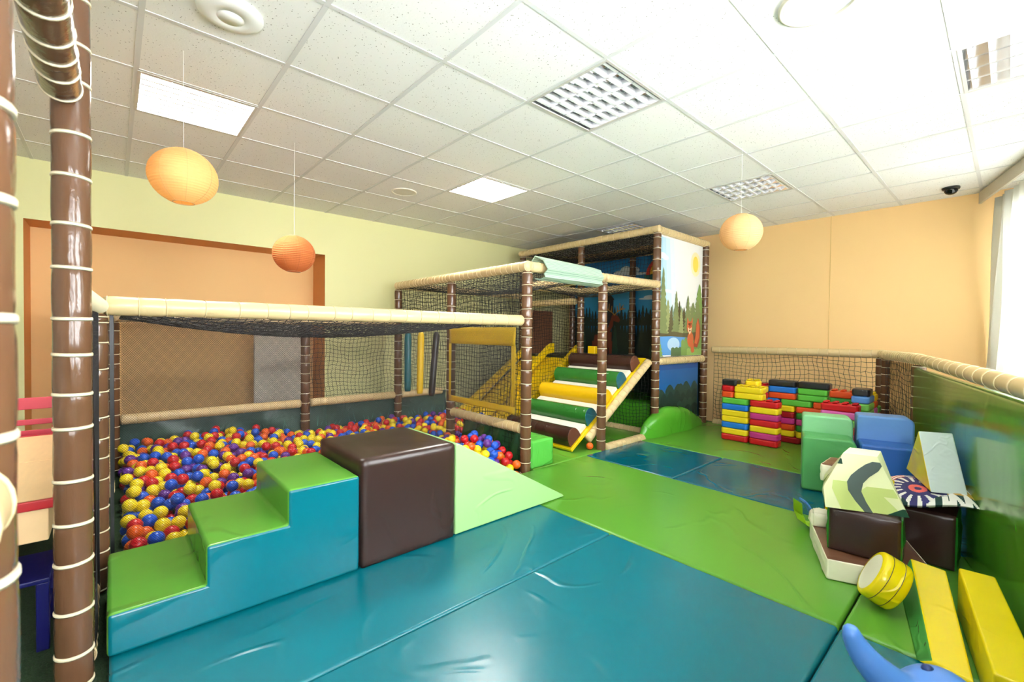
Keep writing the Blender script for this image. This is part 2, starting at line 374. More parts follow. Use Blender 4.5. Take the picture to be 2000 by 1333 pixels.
# ceiling: perforated mineral tiles in a T-bar grid
GX, GY = 0.102, 1.4096
def gxy(i, j): return GX+.6*i, GY+.6*j
lums = [(0, 3), (3, 0), (4, 3), (7, 0), (8, 3), (5, -3), (1, -2)]
f = MB()
for i in range(-6, 11):
    for j in range(-8, 8):
        if (i, j) in lums: continue
        x0, y0 = gxy(i, j); x1, y1 = x0+.6, y0+.6
        x0, x1 = max(x0, XL), min(x1, XO); y1 = min(y1, YG)
        if x1-x0 < .01 or y1-y0 < .01: continue
        def yl(x): return (W0+WD*((x-XO)/WD.x)).y
        pts = [(x0, y0), (x1, y0), (x1, y1), (x0, y1)]
        if y1 < min(yl(x0), yl(x1)): continue
        cl = []                                  # clip against the slanting window wall
        for k in range(4):
            p, q2 = pts[k], pts[(k+1) % 4]; dp, dq = p[1]-yl(p[0]), q2[1]-yl(q2[0])
            if dp >= 0: cl.append(p)
            if dp*dq < 0:
                t = dp/(dp-dq); cl.append((p[0]+(q2[0]-p[0])*t, p[1]+(q2[1]-p[1])*t))
        if len(cl) >= 3: f.poly([(a, b, ZC) for a, b in cl])
cm = mat('ceiling_tile', (238, 237, 233), .85, .25, 90, .004)
nt = cm.node_tree; bs = nt.nodes['Principled BSDF']; tc = nt.nodes.new('ShaderNodeTexCoord')
vo = nt.nodes.new('ShaderNodeTexVoronoi'); vo.inputs['Scale'].default_value = 62; nt.links.new(tc.outputs['Object'], vo.inputs['Vector'])
nz = nt.nodes.new('ShaderNodeTexNoise'); nz.inputs['Scale'].default_value = 30; nt.links.new(tc.outputs['Object'], nz.inputs['Vector'])
ml = nt.nodes.new('ShaderNodeMath'); ml.operation = 'MULTIPLY'; ml.inputs[1].default_value = .42; nt.links.new(nz.outputs[0], ml.inputs[0])
lt = nt.nodes.new('ShaderNodeMath'); lt.operation = 'LESS_THAN'; nt.links.new(vo.outputs['Distance'], lt.inputs[0])
sb = nt.nodes.new('ShaderNodeMath'); sb.operation = 'SUBTRACT'; nt.links.new(ml.outputs[0], sb.inputs[0]); sb.inputs[1].default_value = .085; nt.links.new(sb.outputs[0], lt.inputs[1])
mx = nt.nodes.new('ShaderNodeMix'); mx.data_type = 'RGBA'; mx.inputs[6].default_value = lin((238, 237, 233))+(1,); mx.inputs[7].default_value = lin((150, 146, 138))+(1,)
nt.links.new(lt.outputs[0], mx.inputs[0]); nt.links.new(mx.outputs[2], bs.inputs['Base Color'])
struct('ceiling', f, cm)
f = MB(); hb = .012
for i in range(-5, 11):
    x = GX+.6*i
    if x > XO-.02: continue
    yb = (W0+WD*((x-XO)/WD.x)).y
    f.box((x-hb, yb+.01, ZC-.004), (x+hb, YG-.002, ZC+.001))
for j in range(-8, 7):
    y = GY+.6*j; xr = XO-.002
    if y < 0: xr = XO+(-y)/(-.2706)*.9627
    if xr > XL+.1: f.box((XL+.002, y-hb, ZC-.0035), (xr-.01, y+hb, ZC+.001))
struct('trim_1', f, mat('ceiling_grid_bar', (214, 214, 212), .45))
# ---------------------------------------------------------------- louvred ceiling luminaires
ALU = mat('polished_aluminium', (225, 226, 228), .12, metal=1.0); ALW = mat('louvre_white', (246, 246, 248), .35)
def luminaire(i, j, lit, label):
    x0, y0 = gxy(i, j); t = empty('ceiling_luminaire', (x0+.3, y0+.3, ZC), math.pi/2, label, 'ceiling light', 'square louvred ceiling lights'); h = .288
    f = MB()      # housing pan
    z1 = .09
    f.poly([(-h, -h, z1), (h, -h, z1), (h, h, z1), (-h, h, z1)])
    for a, b in (((-h, -h), (h, -h)), ((h, -h), (h, h)), ((h, h), (-h, h)), ((-h, h), (-h, -h))):
        f.poly([(a[0], a[1], -.002), (b[0], b[1], -.002), (b[0], b[1], z1), (a[0], a[1], z1)])
    f.build('housing', ALU, t)
    f = MB(); w_ = .01
    for a, b in (((-h-.006, -h-.006), (h+.006, -h+w_)), ((-h-.006, h-w_), (h+.006, h+.006)), ((-h-.006, -h+w_), (-h+w_, h-w_)), ((h-w_, -h+w_), (h+.006, h-w_))):
        f.box((a[0], a[1], -.006), (b[0], b[1], 0))
    f.build('frame', mat('luminaire_frame', (200, 196, 188), .4), t)
    f = MB()      # lengthwise V reflectors between four tubes, and cross blades
    for k in range(5):
        y = -h+.01+k*(2*h-.02)/4; wv = .012
        f.poly([(-h, y-wv, .055), (h, y-wv, .055), (h, y, .0), (-h, y, .0)]); f.poly([(-h, y, 0), (h, y, 0), (h, y+wv, .055), (-h, y+wv, .055)])
    f.build('reflector', ALU, t, smooth=False)
    for k in range(8):
        x = -h+(k+.5)*(2*h)/8; f = MB()
        for q in range(4):
            ya = -h+.012+q*(2*h-.02)/4; yb = ya+(2*h-.02)/4-.004; ym = (ya+yb)/2
            pts = []
            for s in range(9):
                y = ya+(yb-ya)*s/8; z = .004+.03*(1-((y-ym)/(yb-ym))**2)*0.0
                pts.append(y)
            for s in range(8):
                def zt(y): return .045-.028*(abs(y-ym)/(yb-ym))**.7*0
                f.poly([(x-.009, pts[s], .004), (x-.009, pts[s+1], .004), (x-.002, pts[s+1], .045), (x-.002, pts[s], .045)])
                f.poly([(x+.009, pts[s], .004), (x+.009, pts[s+1], .004), (x+.002, pts[s+1], .045), (x+.002, pts[s], .045)])
                f.poly([(x-.009, pts[s], .004), (x+.009, pts[s], .004), (x+.009, pts[s+1], .004), (x-.009, pts[s+1], .004)])
        f.build('louvre_blade', ALW, t)
    tm = mat('tube_lit', (255, 252, 244), .4, emit=40.0) if lit else mat('tube_off', (235, 238, 240), .3)
    for q in range(4):
        y = -h+.01+(q+.5)*(2*h-.02)/4
        f = MB(); f.tube([(-h+.005, y, .066), (h-.005, y, .066)], .008, 10); f.build('fluorescent_tube', tm, t, smooth=True)
luminaire(0, 3, True, 'lit square ceiling light nearest the tall brown padded post, above the lit lantern')
luminaire(3, 0, False, 'largest-looking square ceiling light, in the middle of the ceiling with white louvres')
luminaire(4, 3, True, 'lit square ceiling light farther back beside the round ceiling speaker')
luminaire(7, 0, False, 'unlit square ceiling light reflecting green, above the lantern by the orange wall')
luminaire(8, 3, False, 'unlit ceiling light partly hidden behind the top beam of the climbing frame')
luminaire(5, -3, False, 'unlit ceiling light near the window curtain reflecting red and blue stripes')
for i, j, lab in ((0, 3, 'a'), (4, 3, 'b')):
    x, y = gxy(i, j); lamp('luminaire_light', 'AREA', (x+.3, y+.3, ZC+.052), (x+.3, y+.3, 0), 60, .55, .55, (1, .97, .9))
# ---------------------------------------------------------------- round ceiling fittings, camera dome
def disc(name, x, y, r, prof, m, label, cat, parts=()):
    t = empty(name, (x, y, ZC), 0, label, cat)
    def lathe(nm, pr, mm):
        f = MB(); n = 48
        for k in range(n):
            a = 2*math.pi*k/n
            for rr_, z in pr: f.V.append((rr_*math.cos(a), rr_*math.sin(a), z))
        mlen = len(pr)
        for k in range(n):
            for i in range(mlen-1):
                a, b = k*mlen, ((k+1) % n)*mlen; f.F.append((a+i, a+i+1, b+i+1, b+i)); f.I.append(0)
        return f.build(nm, mm, t, smooth=True)
    lathe('body', prof, m)
    for nm, pr, mm in parts: lathe(nm, pr, mm)
    return t
disc('wireless_access_point', .40, 2.36, .13, [(0.13, 0), (.13, -.008), (.124, -.016), (.10, -.023), (.055, -.027), (.0535, -.0255), (.052, -.027), (.0005, -.028)], WHITE,
     'round white domed disc on the ceiling near the tall brown padded post', 'ceiling device', [('centre_button', [(.047, -.0265), (.046, -.0285), (.0005, -.029)], WHITE)])
disc('ceiling_speaker', 2.21, 4.13, .13, [(0.125, 0), (.124, -.008), (.112, -.010), (.11, -.004), (.0005, -.004)], mat('speaker_cream', (232, 226, 208), .5),
     'flat round cream ceiling speaker at the back by the lit ceiling light', 'ceiling speaker', [('grille', [(.106, -.005), (.05, -.009), (.0005, -.012)], mat('grille', (222, 218, 202), .6))])
disc('ceiling_speaker', 2.24, .57, .14, [(0.15, 0), (.148, -.012), (.135, -.014), (.13, -.006), (.0005, -.006)], mat('speaker_cream', (232, 226, 208), .5),
     'round cream ceiling speaker cut by the top edge of the photo', 'ceiling speaker', [('grille', [(.128, -.007), (.06, -.010), (.0005, -.012)], mat('grille_grey', (205, 208, 212), .6))])
disc('security_camera', 5.92, .40, .06, [(0.062, 0), (.064, -.012), (.060, -.022), (.05, -.024)], BLACK, 'small black dome security camera on the ceiling above the orange wall', 'security camera',
     [('dome', [(.05, -.022), (.048, -.04), (.036, -.058), (.018, -.068), (.0005, -.07)], mat('smoked_dome', (12, 12, 14), .06))])
# ---------------------------------------------------------------- curtain valance and curtain
f = MB(); ss = [-.02, .95, 2.6, 4.2, 5.8, 7.4]
for a, b in zip(ss, ss[1:]):
    f.add([wp(a+.004, .215, ZC-.115), wp(b-.001, .215, ZC-.115), wp(b-.001, .235, ZC-.115), wp(a+.004, .235, ZC-.115), wp(a+.004, .215, ZC-.006), wp(b-.001, .215, ZC-.006), wp(b-.001, .235, ZC-.006), wp(a+.004, .235, ZC-.006)],
          [(0, 3, 2, 1), (4, 5, 6, 7), (0, 1, 5, 4), (1, 2, 6, 5), (2, 3, 7, 6), (3, 0, 4, 7)])
o = f.build('curtain_valance', mat('valance_wood', (206, 196, 178), .5, .1, 20, .003, stretch=(1, 1, 8), noise=.06, nscale=12)); tag(o, 'long pale grey-beige board hiding the curtain rail along the ceiling', 'valance')
def curtain(s0, s1, label, n=220, amp=.035, fold=15):
    V = []; F = []; nz = 16
    for k in range(n+1):
        u = k/n
        for j in range(nz+1):
            v = j/nz; z = 2.50-v*2.3
            flare = 1+.10*v
            s = s0+(s1-s0)*u*flare-(.16*v*(1-u))
            a = amp*(.5+.6*v); off = .135+a*math.sin(fold*u*2*math.pi+1.2*math.sin(5*u)+.5*v)+.012*math.sin(31*u+7*v)
            V.append(wp(s, off, z))
    for k in range(n):
        for j in range(nz): a = k*(nz+1)+j; F.append((a, a+1, a+nz+2, a+nz+1))
    o = raw('curtain', V, F, [mat('curtain_cloth', (238, 238, 234), .9, trans=.6)], smooth=True)
    sd = o.modifiers.new('s', 'SOLIDIFY'); sd.thickness = .0015
    return tag(o, label, 'curtain')
curtain(.10, 1.15, 'white folded curtain hanging at the corner of the orange wall', fold=8)
curtain(1.35, 3.0, 'white sheer curtain at the right edge of the photo, lit by the window', fold=13)
# ================================================================ MATS
def mat_tile(pts, m, label, z=0.0):
    pts = [Vector((x, y)) for x, y in pts]; c = sum(pts, Vector((0, 0)))/len(pts)
    pr = [tuple(c+(p-c)*(1-.006/max((p-c).length, .1))) for p in pts]
    o = prism('floor_mat', pr, 'z', ZF, z, [m], bevel=.014, seg=3); return tag(o, label, 'floor mat', 'padded floor mats')
def rect(x0, y0, x1, y1): return [(x0, y0), (x1, y0), (x1, y1), (x0, y1)]
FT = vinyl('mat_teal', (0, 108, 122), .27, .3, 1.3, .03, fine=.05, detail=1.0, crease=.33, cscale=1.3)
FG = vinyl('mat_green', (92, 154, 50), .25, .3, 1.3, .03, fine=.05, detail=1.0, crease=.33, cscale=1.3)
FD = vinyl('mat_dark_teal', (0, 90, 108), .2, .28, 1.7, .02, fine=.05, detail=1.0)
mat_tile(rect(-.02, 1.56, 2.205, 2.74), FT, 'long teal floor mat under the steps, brown cube and mint wedge')
mat_tile(rect(-.05, .44, 2.205, 1.56), FT, 'large teal floor mat in the middle of the foreground')
def rail_y(x): return .50+(x-5.0)*(.54/2.3)-.10 if x > 2.7 else -.04+(x-2.7)*.26-.10
mat_tile([(-.05, rail_y(-.05)), (2.205, rail_y(2.205)), (2.205, .44), (-.05, .44)], FT, 'teal floor mat at the bottom right, beneath the blue elephant')
mat_tile(rect(2.205, .44, 3.43, 2.74), FG, 'long bright green floor mat crossing the room beside the teal ones')
mat_tile([(2.205, rail_y(2.205)), (3.43, rail_y(3.43)), (3.43, .44), (2.205, .44)], FG, 'small green floor mat under the yellow wedges by the side panel')
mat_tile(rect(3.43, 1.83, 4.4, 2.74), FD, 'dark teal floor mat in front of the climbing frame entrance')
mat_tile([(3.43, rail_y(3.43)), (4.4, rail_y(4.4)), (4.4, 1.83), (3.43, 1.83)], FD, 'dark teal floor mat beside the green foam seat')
mat_tile([(4.4, .52), (5.0, .56), (6.1, .95), (6.1, 2.74), (4.4, 2.74)], FG, 'green floor mat carrying the wall of toy blocks')
mat_tile(rect(2.72, 2.74, 4.76, 3.94), FG, 'green floor mat inside the frame under the roller ramp')
mat_tile(rect(4.76, 2.74, 6.1, 5.1), vinyl('mat_green_deep', (70, 140, 50), .2, .5, 1.7, .02), 'green floor mat below the raised deck')
# ================================================================ CLIMBING FRAME
NC = MATS['net_cord']
DX = [2.66, 3.73, 4.76, 6.0]; DY = [2.78, 3.93, 5.1]; ZL, ZT, ZP = 1.76, 2.42, 1.29
cf = empty('climbing_frame', (4.3, 3.9, 0), 0, 'tall netted climbing frame of brown and beige padded pipes with printed forest panels', 'climbing frame')
mi = Matrix.Translation((-4.3, -3.9, 0))
class Root:   # parts are modelled in room coordinates and shifted under their empty
    def __init__(s, e): s.e = e; s.before = set()
    def __enter__(s): s.before = set(bpy.data.objects); return s
    def __exit__(s, *a):
        for o in bpy.data.objects:
            if o not in s.before and o.parent is s.e: o.location = Vector(o.location)-s.e.location
rp = .047; rb = .045
def post(x, y, z1, par, z0=-.035, r=rp, sp=.105): return pad('post', (x, y, z0), (x, y, z1), r, BROWN, 'post', sp, par)
def beam(A, B, par, r=rb, sp=.075, name='beam'): return pad(name, A, B, r, BEIGE, 'beam', sp, par, bulge=.07, tie_w=.0018)
with Root(cf):
    P = [(DX[0], DY[0], ZL-.05), (DX[0], 3.93, ZL-.05), (DX[0], DY[2], ZL-.05), (DX[1], DY[0], ZL-.05), (3.78, DY[1], ZL-.05),
         (DX[2], DY[0], ZT-.04), (4.78, DY[1], ZT-.04), (4.78, DY[2], ZT-.04), (DX[3], DY[0], ZT-.02), (5.98, 3.9, ZT-.04), (5.98, DY[2], ZT-.04)]
    for x, y, z in P: post(x, y, z, cf)
    g = .02
    B = [((DX[0], 2.76, ZL), (DX[0], DY[2]+.04, ZL)), ((DX[0]+g, DY[0], ZL), (DX[1], DY[0], ZL)), ((DX[1]+.03, DY[0], ZL), (DX[2]-.01, DY[0]-.02, ZL+.01)),
         ((DX[0], DY[2], ZL), (DX[2], DY[2], ZL)), ((3.78, DY[0], ZL), (3.78, DY[1], ZL)), ((3.78, DY[1], ZL), (4.76, DY[1], ZL)), ((DX[2], DY[0]+.05, ZL), (DX[2], DY[1]-.05, ZL)),
         ((DX[2]-.02, DY[1]+.05, 1.63), (DX[2]-.02, DY[2]-.05, 1.63)),
         ((DX[2], DY[0]-.04, ZT), (DX[2], DY[2]+.04, ZT)), ((DX[2]+.03, DY[0], ZT), (DX[3]+.05, DY[0], ZT)), ((DX[3]-.02, DY[0]+.05, ZT), (DX[3]-.02, DY[2], ZT)), ((DX[2], DY[2], ZT), (DX[3], DY[2], ZT)),
         ((DX[2]+.045, DY[0], .865), (DX[3]-.04, DY[0], .865)), ((DX[1]+.05, DY[0]-.02, .01), (DX[2]-.04, DY[0]-.01, .01)), ((DX[2], DY[0]+.06, .01), (DX[2], DY[1]-.05, .01)),
         ((DX[0], DY[0]+.05, .35), (DX[0], DY[1]-.04, .35)), ((3.62, DY[0]+.09, .10), (DX[2]-.045, DY[0]+.06, .865))]
    for a, b in B: beam(a, b, cf)
    def pn(*a, **k): return net('net', *a, cf, **k)
    def vq(a, b, z0, z1): return [(a[0], a[1], z0), (b[0], b[1], z0), (b[0], b[1], z1), (a[0], a[1], z1)]
    pn(vq((2.665, 2.83), (2.665, 3.89), .06, ZL-.04), seed=2); pn(vq((2.665, 3.97), (2.665, 5.06), .55, ZL-.04), seed=3)
    pn(vq((2.70, 2.83), (2.70, 3.89), ZP, ZL-.04), seed=22, pitch=.06); pn(vq((2.70, 3.97), (2.70, 5.06), ZP, ZL-.04), seed=23, pitch=.06)
    pn(vq((2.7, 5.12), (4.72, 5.12), .40, ZL-.04), seed=4); pn(vq((3.05, 3.94), (3.74, 3.94), 0.02, ZL-.05), seed=5); pn(vq((3.82, 3.94), (4.74, 3.94), 0.02, ZL-.05), seed=6)
    pn(vq((4.76, 2.84), (4.76, 3.89), .05, .84), seed=7); pn(vq((4.76, 2.83), (4.76, 3.89), ZL+.05, ZT-.05), seed=8); pn(vq((4.76, 3.97), (4.76, 5.06), ZL, ZT-.05), seed=9)
    pn(vq((4.82, 5.12), (5.95, 5.12), .9, ZT-.05), seed=10)
    pn([(DX[0]+.05, DY[0]+.05, ZL-.03), (3.74, DY[0]+.05, ZL-.03), (3.74, DY[2]-.05, ZL-.03), (DX[0]+.05, DY[2]-.05, ZL-.03)], sag=.10, seed=11, rad=.0024)
    pn([(3.82, DY[0]+.05, ZL-.03), (4.72, DY[0]+.05, ZL-.03), (4.72, DY[1]-.05, ZL-.03), (3.82, DY[1]-.05, ZL-.03)], sag=.10, seed=12, rad=.0024)
    pn([(4.82, DY[0]+.05, ZT-.03), (5.94, DY[0]+.05, ZT-.03), (5.94, DY[2]-.05, ZT-.03), (4.82, DY[2]-.05, ZT-.03)], sag=.09, seed=13, pitch=.03, rad=.003)
    # deck
    f = MB(); f.box((4.79, 2.83, .80), (5.95, 5.06, .87)); f.build('deck', vinyl('deck_pad', (46, 52, 40), .4, .3, 3, .02), cf, bevel=.01)
    f = MB(); f.box((4.74, 2.86, .845), (4.80, 3.86, .885)); f.build('deck_edge', YEL2, cf, bevel=.008)
# ---------------------------------------------------------------- printed panels: flat layered artwork on thin boards
def srgb(n, c): return mat('print_'+n, c, .35, spec=.4)
class Art:
    """flat printed board; (u,v) metres mapped by a function to room coordinates"""
    def __init__(s, to3, nrm): s.to3 = to3; s.n = Vector(nrm); s.mb = MB(); s.mats = []; s.k = 0
    def mi(s, m):
        if m not in s.mats: s.mats.append(m)
        return s.mats.index(m)
    def poly(s, pts, m):
        s.k += 1; off = s.n*(.00035*s.k); s.mb.poly([tuple(Vector(s.to3(u, v))+off) for u, v in pts], s.mi(m))
    def ell(s, cx, cy, rx, ry, m, n=24, a0=0.0, a1=2*math.pi): s.poly([(cx+rx*math.cos(a0+(a1-a0)*k/n), cy+ry*math.sin(a0+(a1-a0)*k/n)) for k in range(n)], m)
    def board(s, w, h, m, t=.012):
        p = [Vector(s.to3(*q)) for q in ((0, 0), (w, 0), (w, h), (0, h))]; b = [q-s.n*t for q in p]; s.mb.add(p+b, [(0, 1, 2, 3), (7, 6, 5, 4), (0, 4, 5, 1), (1, 5, 6, 2), (2, 6, 7, 3), (3, 7, 4, 0)], s.mi(m))
    def conifer(s, cx, y0, h, w, m, tiers=7, seed=0, lim=None):
        rr = random.Random(seed); L = []; Rr = []
        for k in range(tiers):
            t = k/tiers; yy = y0+h*t; ww = w/2*(1-t)**.8
            for S, sg in ((L, -1), (Rr, 1)):
                e = ww*rr.uniform(.85, 1.1)
                S.append((cx+sg*e, yy+rr.uniform(-.01, .01)*h)); S.append((cx+sg*e*.62, yy+h/tiers*.55))
        pts = Rr+[(cx, y0+h)]+L[::-1]
        if lim: pts = [(min(max(a, lim[0]), lim[1]), min(max(b, lim[2]), lim[3])) for a, b in pts]
        s.poly(pts, m)
    def bush(s, x0, x1, y0, y1, m, n=6, seed=0):
        rr = random.Random(seed); pts = [(x0, y0)]
        for k in range(n):
            a, b = x0+(x1-x0)*k/n, x0+(x1-x0)*(k+1)/n; top = y1*rr.uniform(.86, 1.0)+y0*0
            for q in range(7):
                t = q/6; pts.append((a+(b-a)*t, y0+(top-y0)*(.86+.14*math.sin(math.pi*t))))
        pts.append((x1, y0)); s.poly(pts, m)
    def build(s, name, parent, label): o = s.mb.build(name, s.mats, parent); o['label'] = label; return o
with Root(cf):
    # bright upper panel, front of the tower
    X0, Z0, Wp, Hp = 4.82, .915, 1.12, 1.46
    A = Art(lambda u, v: (X0+u, 2.79, Z0+v), (0, -1, 0))
    A.board(Wp, Hp, srgb('sky_white', (243, 246, 248)))
    for k, (x1, c) in enumerate(((.46, (226, 240, 247)), (.33, (208, 233, 245)), (.21, (190, 225, 243)), (.11, (172, 217, 240)))):
        A.poly([(0, .4), (x1, .4), (x1*.9, .9), (x1*.75, Hp-.02), (0, Hp-.02)], srgb('sky%d' % k, c))
    A.ell(.92, 1.20, .13, .16, srgb('halo', (248, 240, 196))); A.ell(.92, 1.20, .075, .105, srgb('sun', (247, 222, 92)))
    cl = srgb('cloud', (250, 251, 252))
    for x, y, a, b in ((.08, 1.22, .09, .035), (.15, 1.20, .07, .03), (.2, .80, .16, .018), (.40, .79, .2, .012)): A.ell(x, y, a, b, cl, 18, 0, 2*math.pi)
    A.bush(0.01, 1.11, .22, .66, srgb('far_ridge', (118, 150, 140)), 26, 3)
    lm = (0.004, Wp-.004, .004, Hp-.004)
    og, ol, dk, lg = srgb('olive', (122, 138, 92)), srgb('olive_light', (150, 160, 110)), srgb('olive_dark', (92, 88, 62)), srgb('leaf_green', (122, 158, 84))
    A.bush(.004, 1.11, .2, .52, srgb('grove', (106, 120, 82)), 12, 76)
    for cx, h, wd, m, sd in ((.22, .5, .2, ol, 21), (.80, .45, .2, ol, 22), (.30, .42, .15, dk, 1), (.62, .42, .2, dk, 2), (.50, .50, .16, dk, 3), (.86, .5, .3, og, 4), (.42, .62, .17, og, 5), (.72, .58, .2, og, 6), (.55, .42, .14, ol, 8), (.1, .88, .2, og, 7), (1.03, .75, .36, lg, 9), (.98, .55, .3, og, 10)):
        A.conifer(cx, .2, h, wd*1.5, m, 11, sd, lm)
    A.poly([(.004, .19), (1.0, .19), (1.0, .31), (.6, .29), (.35, .31), (.2, .28), (.004, .29)], dk)
    A.poly([(.004, .02), (.75, .02), (.75, .235), (.3, .25), (.004, .245)], srgb('lake', (90, 158, 224))); A.ell(.36, .15, .15, .085, srgb('lake_glint', (180, 214, 244)))
    A.bush(.3, 1.11, .004, .12, srgb('bush_dark', (86, 116, 78)), 9, 5); A.bush(.55, 1.11, .004, .24, lg, 7, 8); A.conifer(.02, .004, .22, .2, lg, 5, 12, lm); A.bush(.7, 1.11, .004, .10, srgb('bush_light', (150, 186, 104)), 5, 2)
    # plain squirrel figure
    fr, fd, fc = srgb('fur', (206, 104, 62)), srgb('fur_dark', (160, 62, 40)), srgb('fur_cream', (246, 214, 180))
    A.poly([(.88, .12), (.98, .10), (1.05, .2), (1.06, .36), (1.0, .50), (.95, .42), (.93, .28), (.90, .2)], fd); A.poly([(.90, .16), (.97, .15), (1.03, .24), (1.035, .38), (.985, .485), (.95, .40), (.94, .26)], fr)
    A.ell(.79, .21, .085, .10, fr); A.poly([(.80, .2), (.88, .16), (.90, .05), (.84, .03), (.80, .06)], fr); A.ell(.76, .37, .075, .075, fr)
    A.poly([(.69, .41), (.70, .50), (.745, .44)], fr); A.poly([(.79, .44), (.845, .50), (.835, .40)], fr)
    A.poly([(.71, .37), (.76, .345), (.82, .37), (.80, .31), (.765, .27), (.73, .31)], fc); A.ell(.762, .40, .022, .026, fd, 12); A.ell(.766, .325, .018, .014, srgb('mouth', (90, 30, 26)), 10)
    A.ell(.735, .41, .009, .013, srgb('eye', (30, 22, 20)), 10); A.ell(.795, .415, .009, .013, srgb('eye', (30, 22, 20)), 10)
    A.build('upper_mural', cf, 'bright printed panel with sun, conifers, lake and red squirrel')
    # dark lower panel
    A = Art(lambda u, v: (4.82+u, 2.80, .03+v), (0, -1, 0)); A.board(1.06, .79, srgb('night_blue', (22, 96, 164)))
    A.poly([(.0, .72), (1.055, .72), (1.055, .785), (0, .785)], srgb('night_top', (18, 78, 146)))
    A.bush(.004, 1.05, .004, .56, srgb('bush_night', (44, 74, 66)), 5, 14); A.bush(.5, 1.05, .004, .60, srgb('bush_night', (44, 74, 66)), 3, 4)
    A.bush(.1, 1.05, .004, .46, srgb('bush_night2', (34, 58, 52)), 6, 17); A.bush(.004, .9, .004, .34, srgb('bush_night3', (28, 50, 42)), 5, 9); A.bush(.5, 1.05, .004, .36, srgb('bush_night', (44, 74, 66)), 4, 21); A.bush(.004, 1.05, .004, .26, srgb('bush_night4', (24, 44, 38)), 6, 33)
    rr = random.Random(5); gb_ = srgb('blade', (40, 128, 112))
    for k in range(34):
        x = .03+k*.03; h = rr.uniform(.12, .28); dx = rr.uniform(-.07, .07); x2 = min(max(x+dx, .01), 1.04); A.poly([(x, .004), (x+.012, .004), (x2, h)], gb_)
    A.build('lower_mural', cf, 'dark printed panel with blue sky, bushes and grass blades')
    # big night forest mural on the far side of the tower
    A = Art(lambda u, v: (6.04, 5.14-u, .02+v), (-1, 0, 0)); A.board(2.34, 2.36, srgb('deep_sky', (24, 112, 172)))
    A.poly([(.0, 1.5), (2.33, 1.5), (2.33, 1.9), (0, 1.9)], srgb('mid_sky', (46, 138, 190)))
    cg = srgb('cloud_grey', (186, 196, 200))
    for x, y, a, b in ((.94, 2.13, .1, .05), (1.07, 2.17, .1, .07), (1.2, 2.16, .12, .06), (1.3, 2.1, .22, .02), (1.55, 1.71, .24, .018), (1.5, 1.73, .1, .03)): A.ell(x, y, a, b, cg, 20)
    nd = srgb('night_tree', (24, 40, 36)); n2 = srgb('night_tree2', (34, 58, 48)); n3 = srgb('night_tree3', (42, 72, 54))
    A.bush(.004, 2.33, .004, 1.52, nd, 40, 2)
    for k in range(36): A.conifer(.05+k*.064, 1.3, rr.uniform(.22, .33), .11, nd, 5, k, (.004, 2.33, 0, 2.3))
    A.poly([(.69, 1.3), (.86, 1.3), (.86, 1.72), (.88, 1.72), (.78, 1.83), (.70, 1.72), (.71, 1.72)], srgb('tower_dark', (30, 36, 44)))
    for k in range(14): A.conifer(.1+k*.16, .25, rr.uniform(.7, 1.1), .3, n2 if k % 2 else nd, 8, k+40, (.004, 2.33, 0, 2.3))
    for k in range(12): A.conifer(.05+k*.2, .05, rr.uniform(.4, .8), .3, n3 if k % 3 == 0 else nd, 7, k+70, (.004, 2.33, 0, 2.3))
    dr = srgb('deer', (104, 46, 32)); an = srgb('antler', (150, 108, 56))
    A.poly([(.62, .95), (.66, 1.12), (.80, 1.20), (.86, 1.30), (.87, 1.38), (.97, 1.35), (1.0, 1.39), (.96, 1.45), (.90, 1.49), (.84, 1.47), (.80, 1.35), (.76, 1.26), (.62, 1.18), (.5, 1.14), (.46, .95)], dr)
    for x in (.48, .56, .74, .82): A.poly([(x-.02, .55), (x+.02, .55), (x+.035, 1.05), (x-.035, 1.05)], dr)
    A.poly([(.46, .93), (.84, .95), (.84, 1.2), (.5, 1.15)], dr)
    def ant(pts, wd=.011):
        for (x, y), (x2, y2) in zip(pts, pts[1:]):
            d = Vector((x2-x, y2-y)).normalized(); n_ = Vector((-d.y, d.x))*wd; A.poly([(x-n_.x, y-n_.y), (x2-n_.x*.6, y2-n_.y*.6), (x2+n_.x*.6, y2+n_.y*.6), (x+n_.x, y+n_.y)], an)
    for s_ in (-1, 1):
        ant([(.89, 1.47), (.89+s_*.05, 1.52), (.89+s_*.13, 1.56), (.89+s_*.17, 1.63)]); ant([(.89+s_*.06, 1.53), (.89+s_*.05, 1.62)]); ant([(.89+s_*.11, 1.55), (.89+s_*.10, 1.66)]); ant([(.89+s_*.13, 1.56), (.89+s_*.2, 1.57)])
    # balloon with its green banner
    ry, yy = srgb('balloon_red', (196, 52, 44)), srgb('balloon_yellow', (226, 172, 50))
    A.ell(1.85, 2.06, .40, .30, ry, 36); A.poly([(1.50, 1.93), (2.2, 1.93), (1.97, 1.60), (1.73, 1.60)], ry); A.ell(1.82, 2.06, .30, .285, yy, 30); A.poly([(1.56, 1.93), (2.1, 1.93), (1.92, 1.60), (1.76, 1.60)], yy); A.ell(1.87, 2.06, .17, .28, ry, 30); A.ell(1.88, 2.06, .10, .275, yy, 30)
    A.poly([(1.74, 1.40), (1.96, 1.40), (1.98, 1.55), (1.72, 1.55)], srgb('basket', (120, 84, 46)))
    A.poly([(1.42, 1.97), (1.52, 1.94), (2.2, 2.12), (2.3, 2.2), (2.2, 2.27), (1.52, 2.06), (1.42, 2.07)], srgb('banner', (24, 96, 92)))
    mur = A.build('back_mural', cf, 'large dark printed forest panel with deer, hot-air balloon and green banner')
    tx = bpy.data.curves.new('banner_lettering', 'FONT'); tx.body = 'IZ\u00c1M'; tx.size = .125; tx.extrude = .001
    tmp = bpy.data.objects.new('lettering_curve', tx); C.objects.link(tmp); bpy.context.view_layer.update()
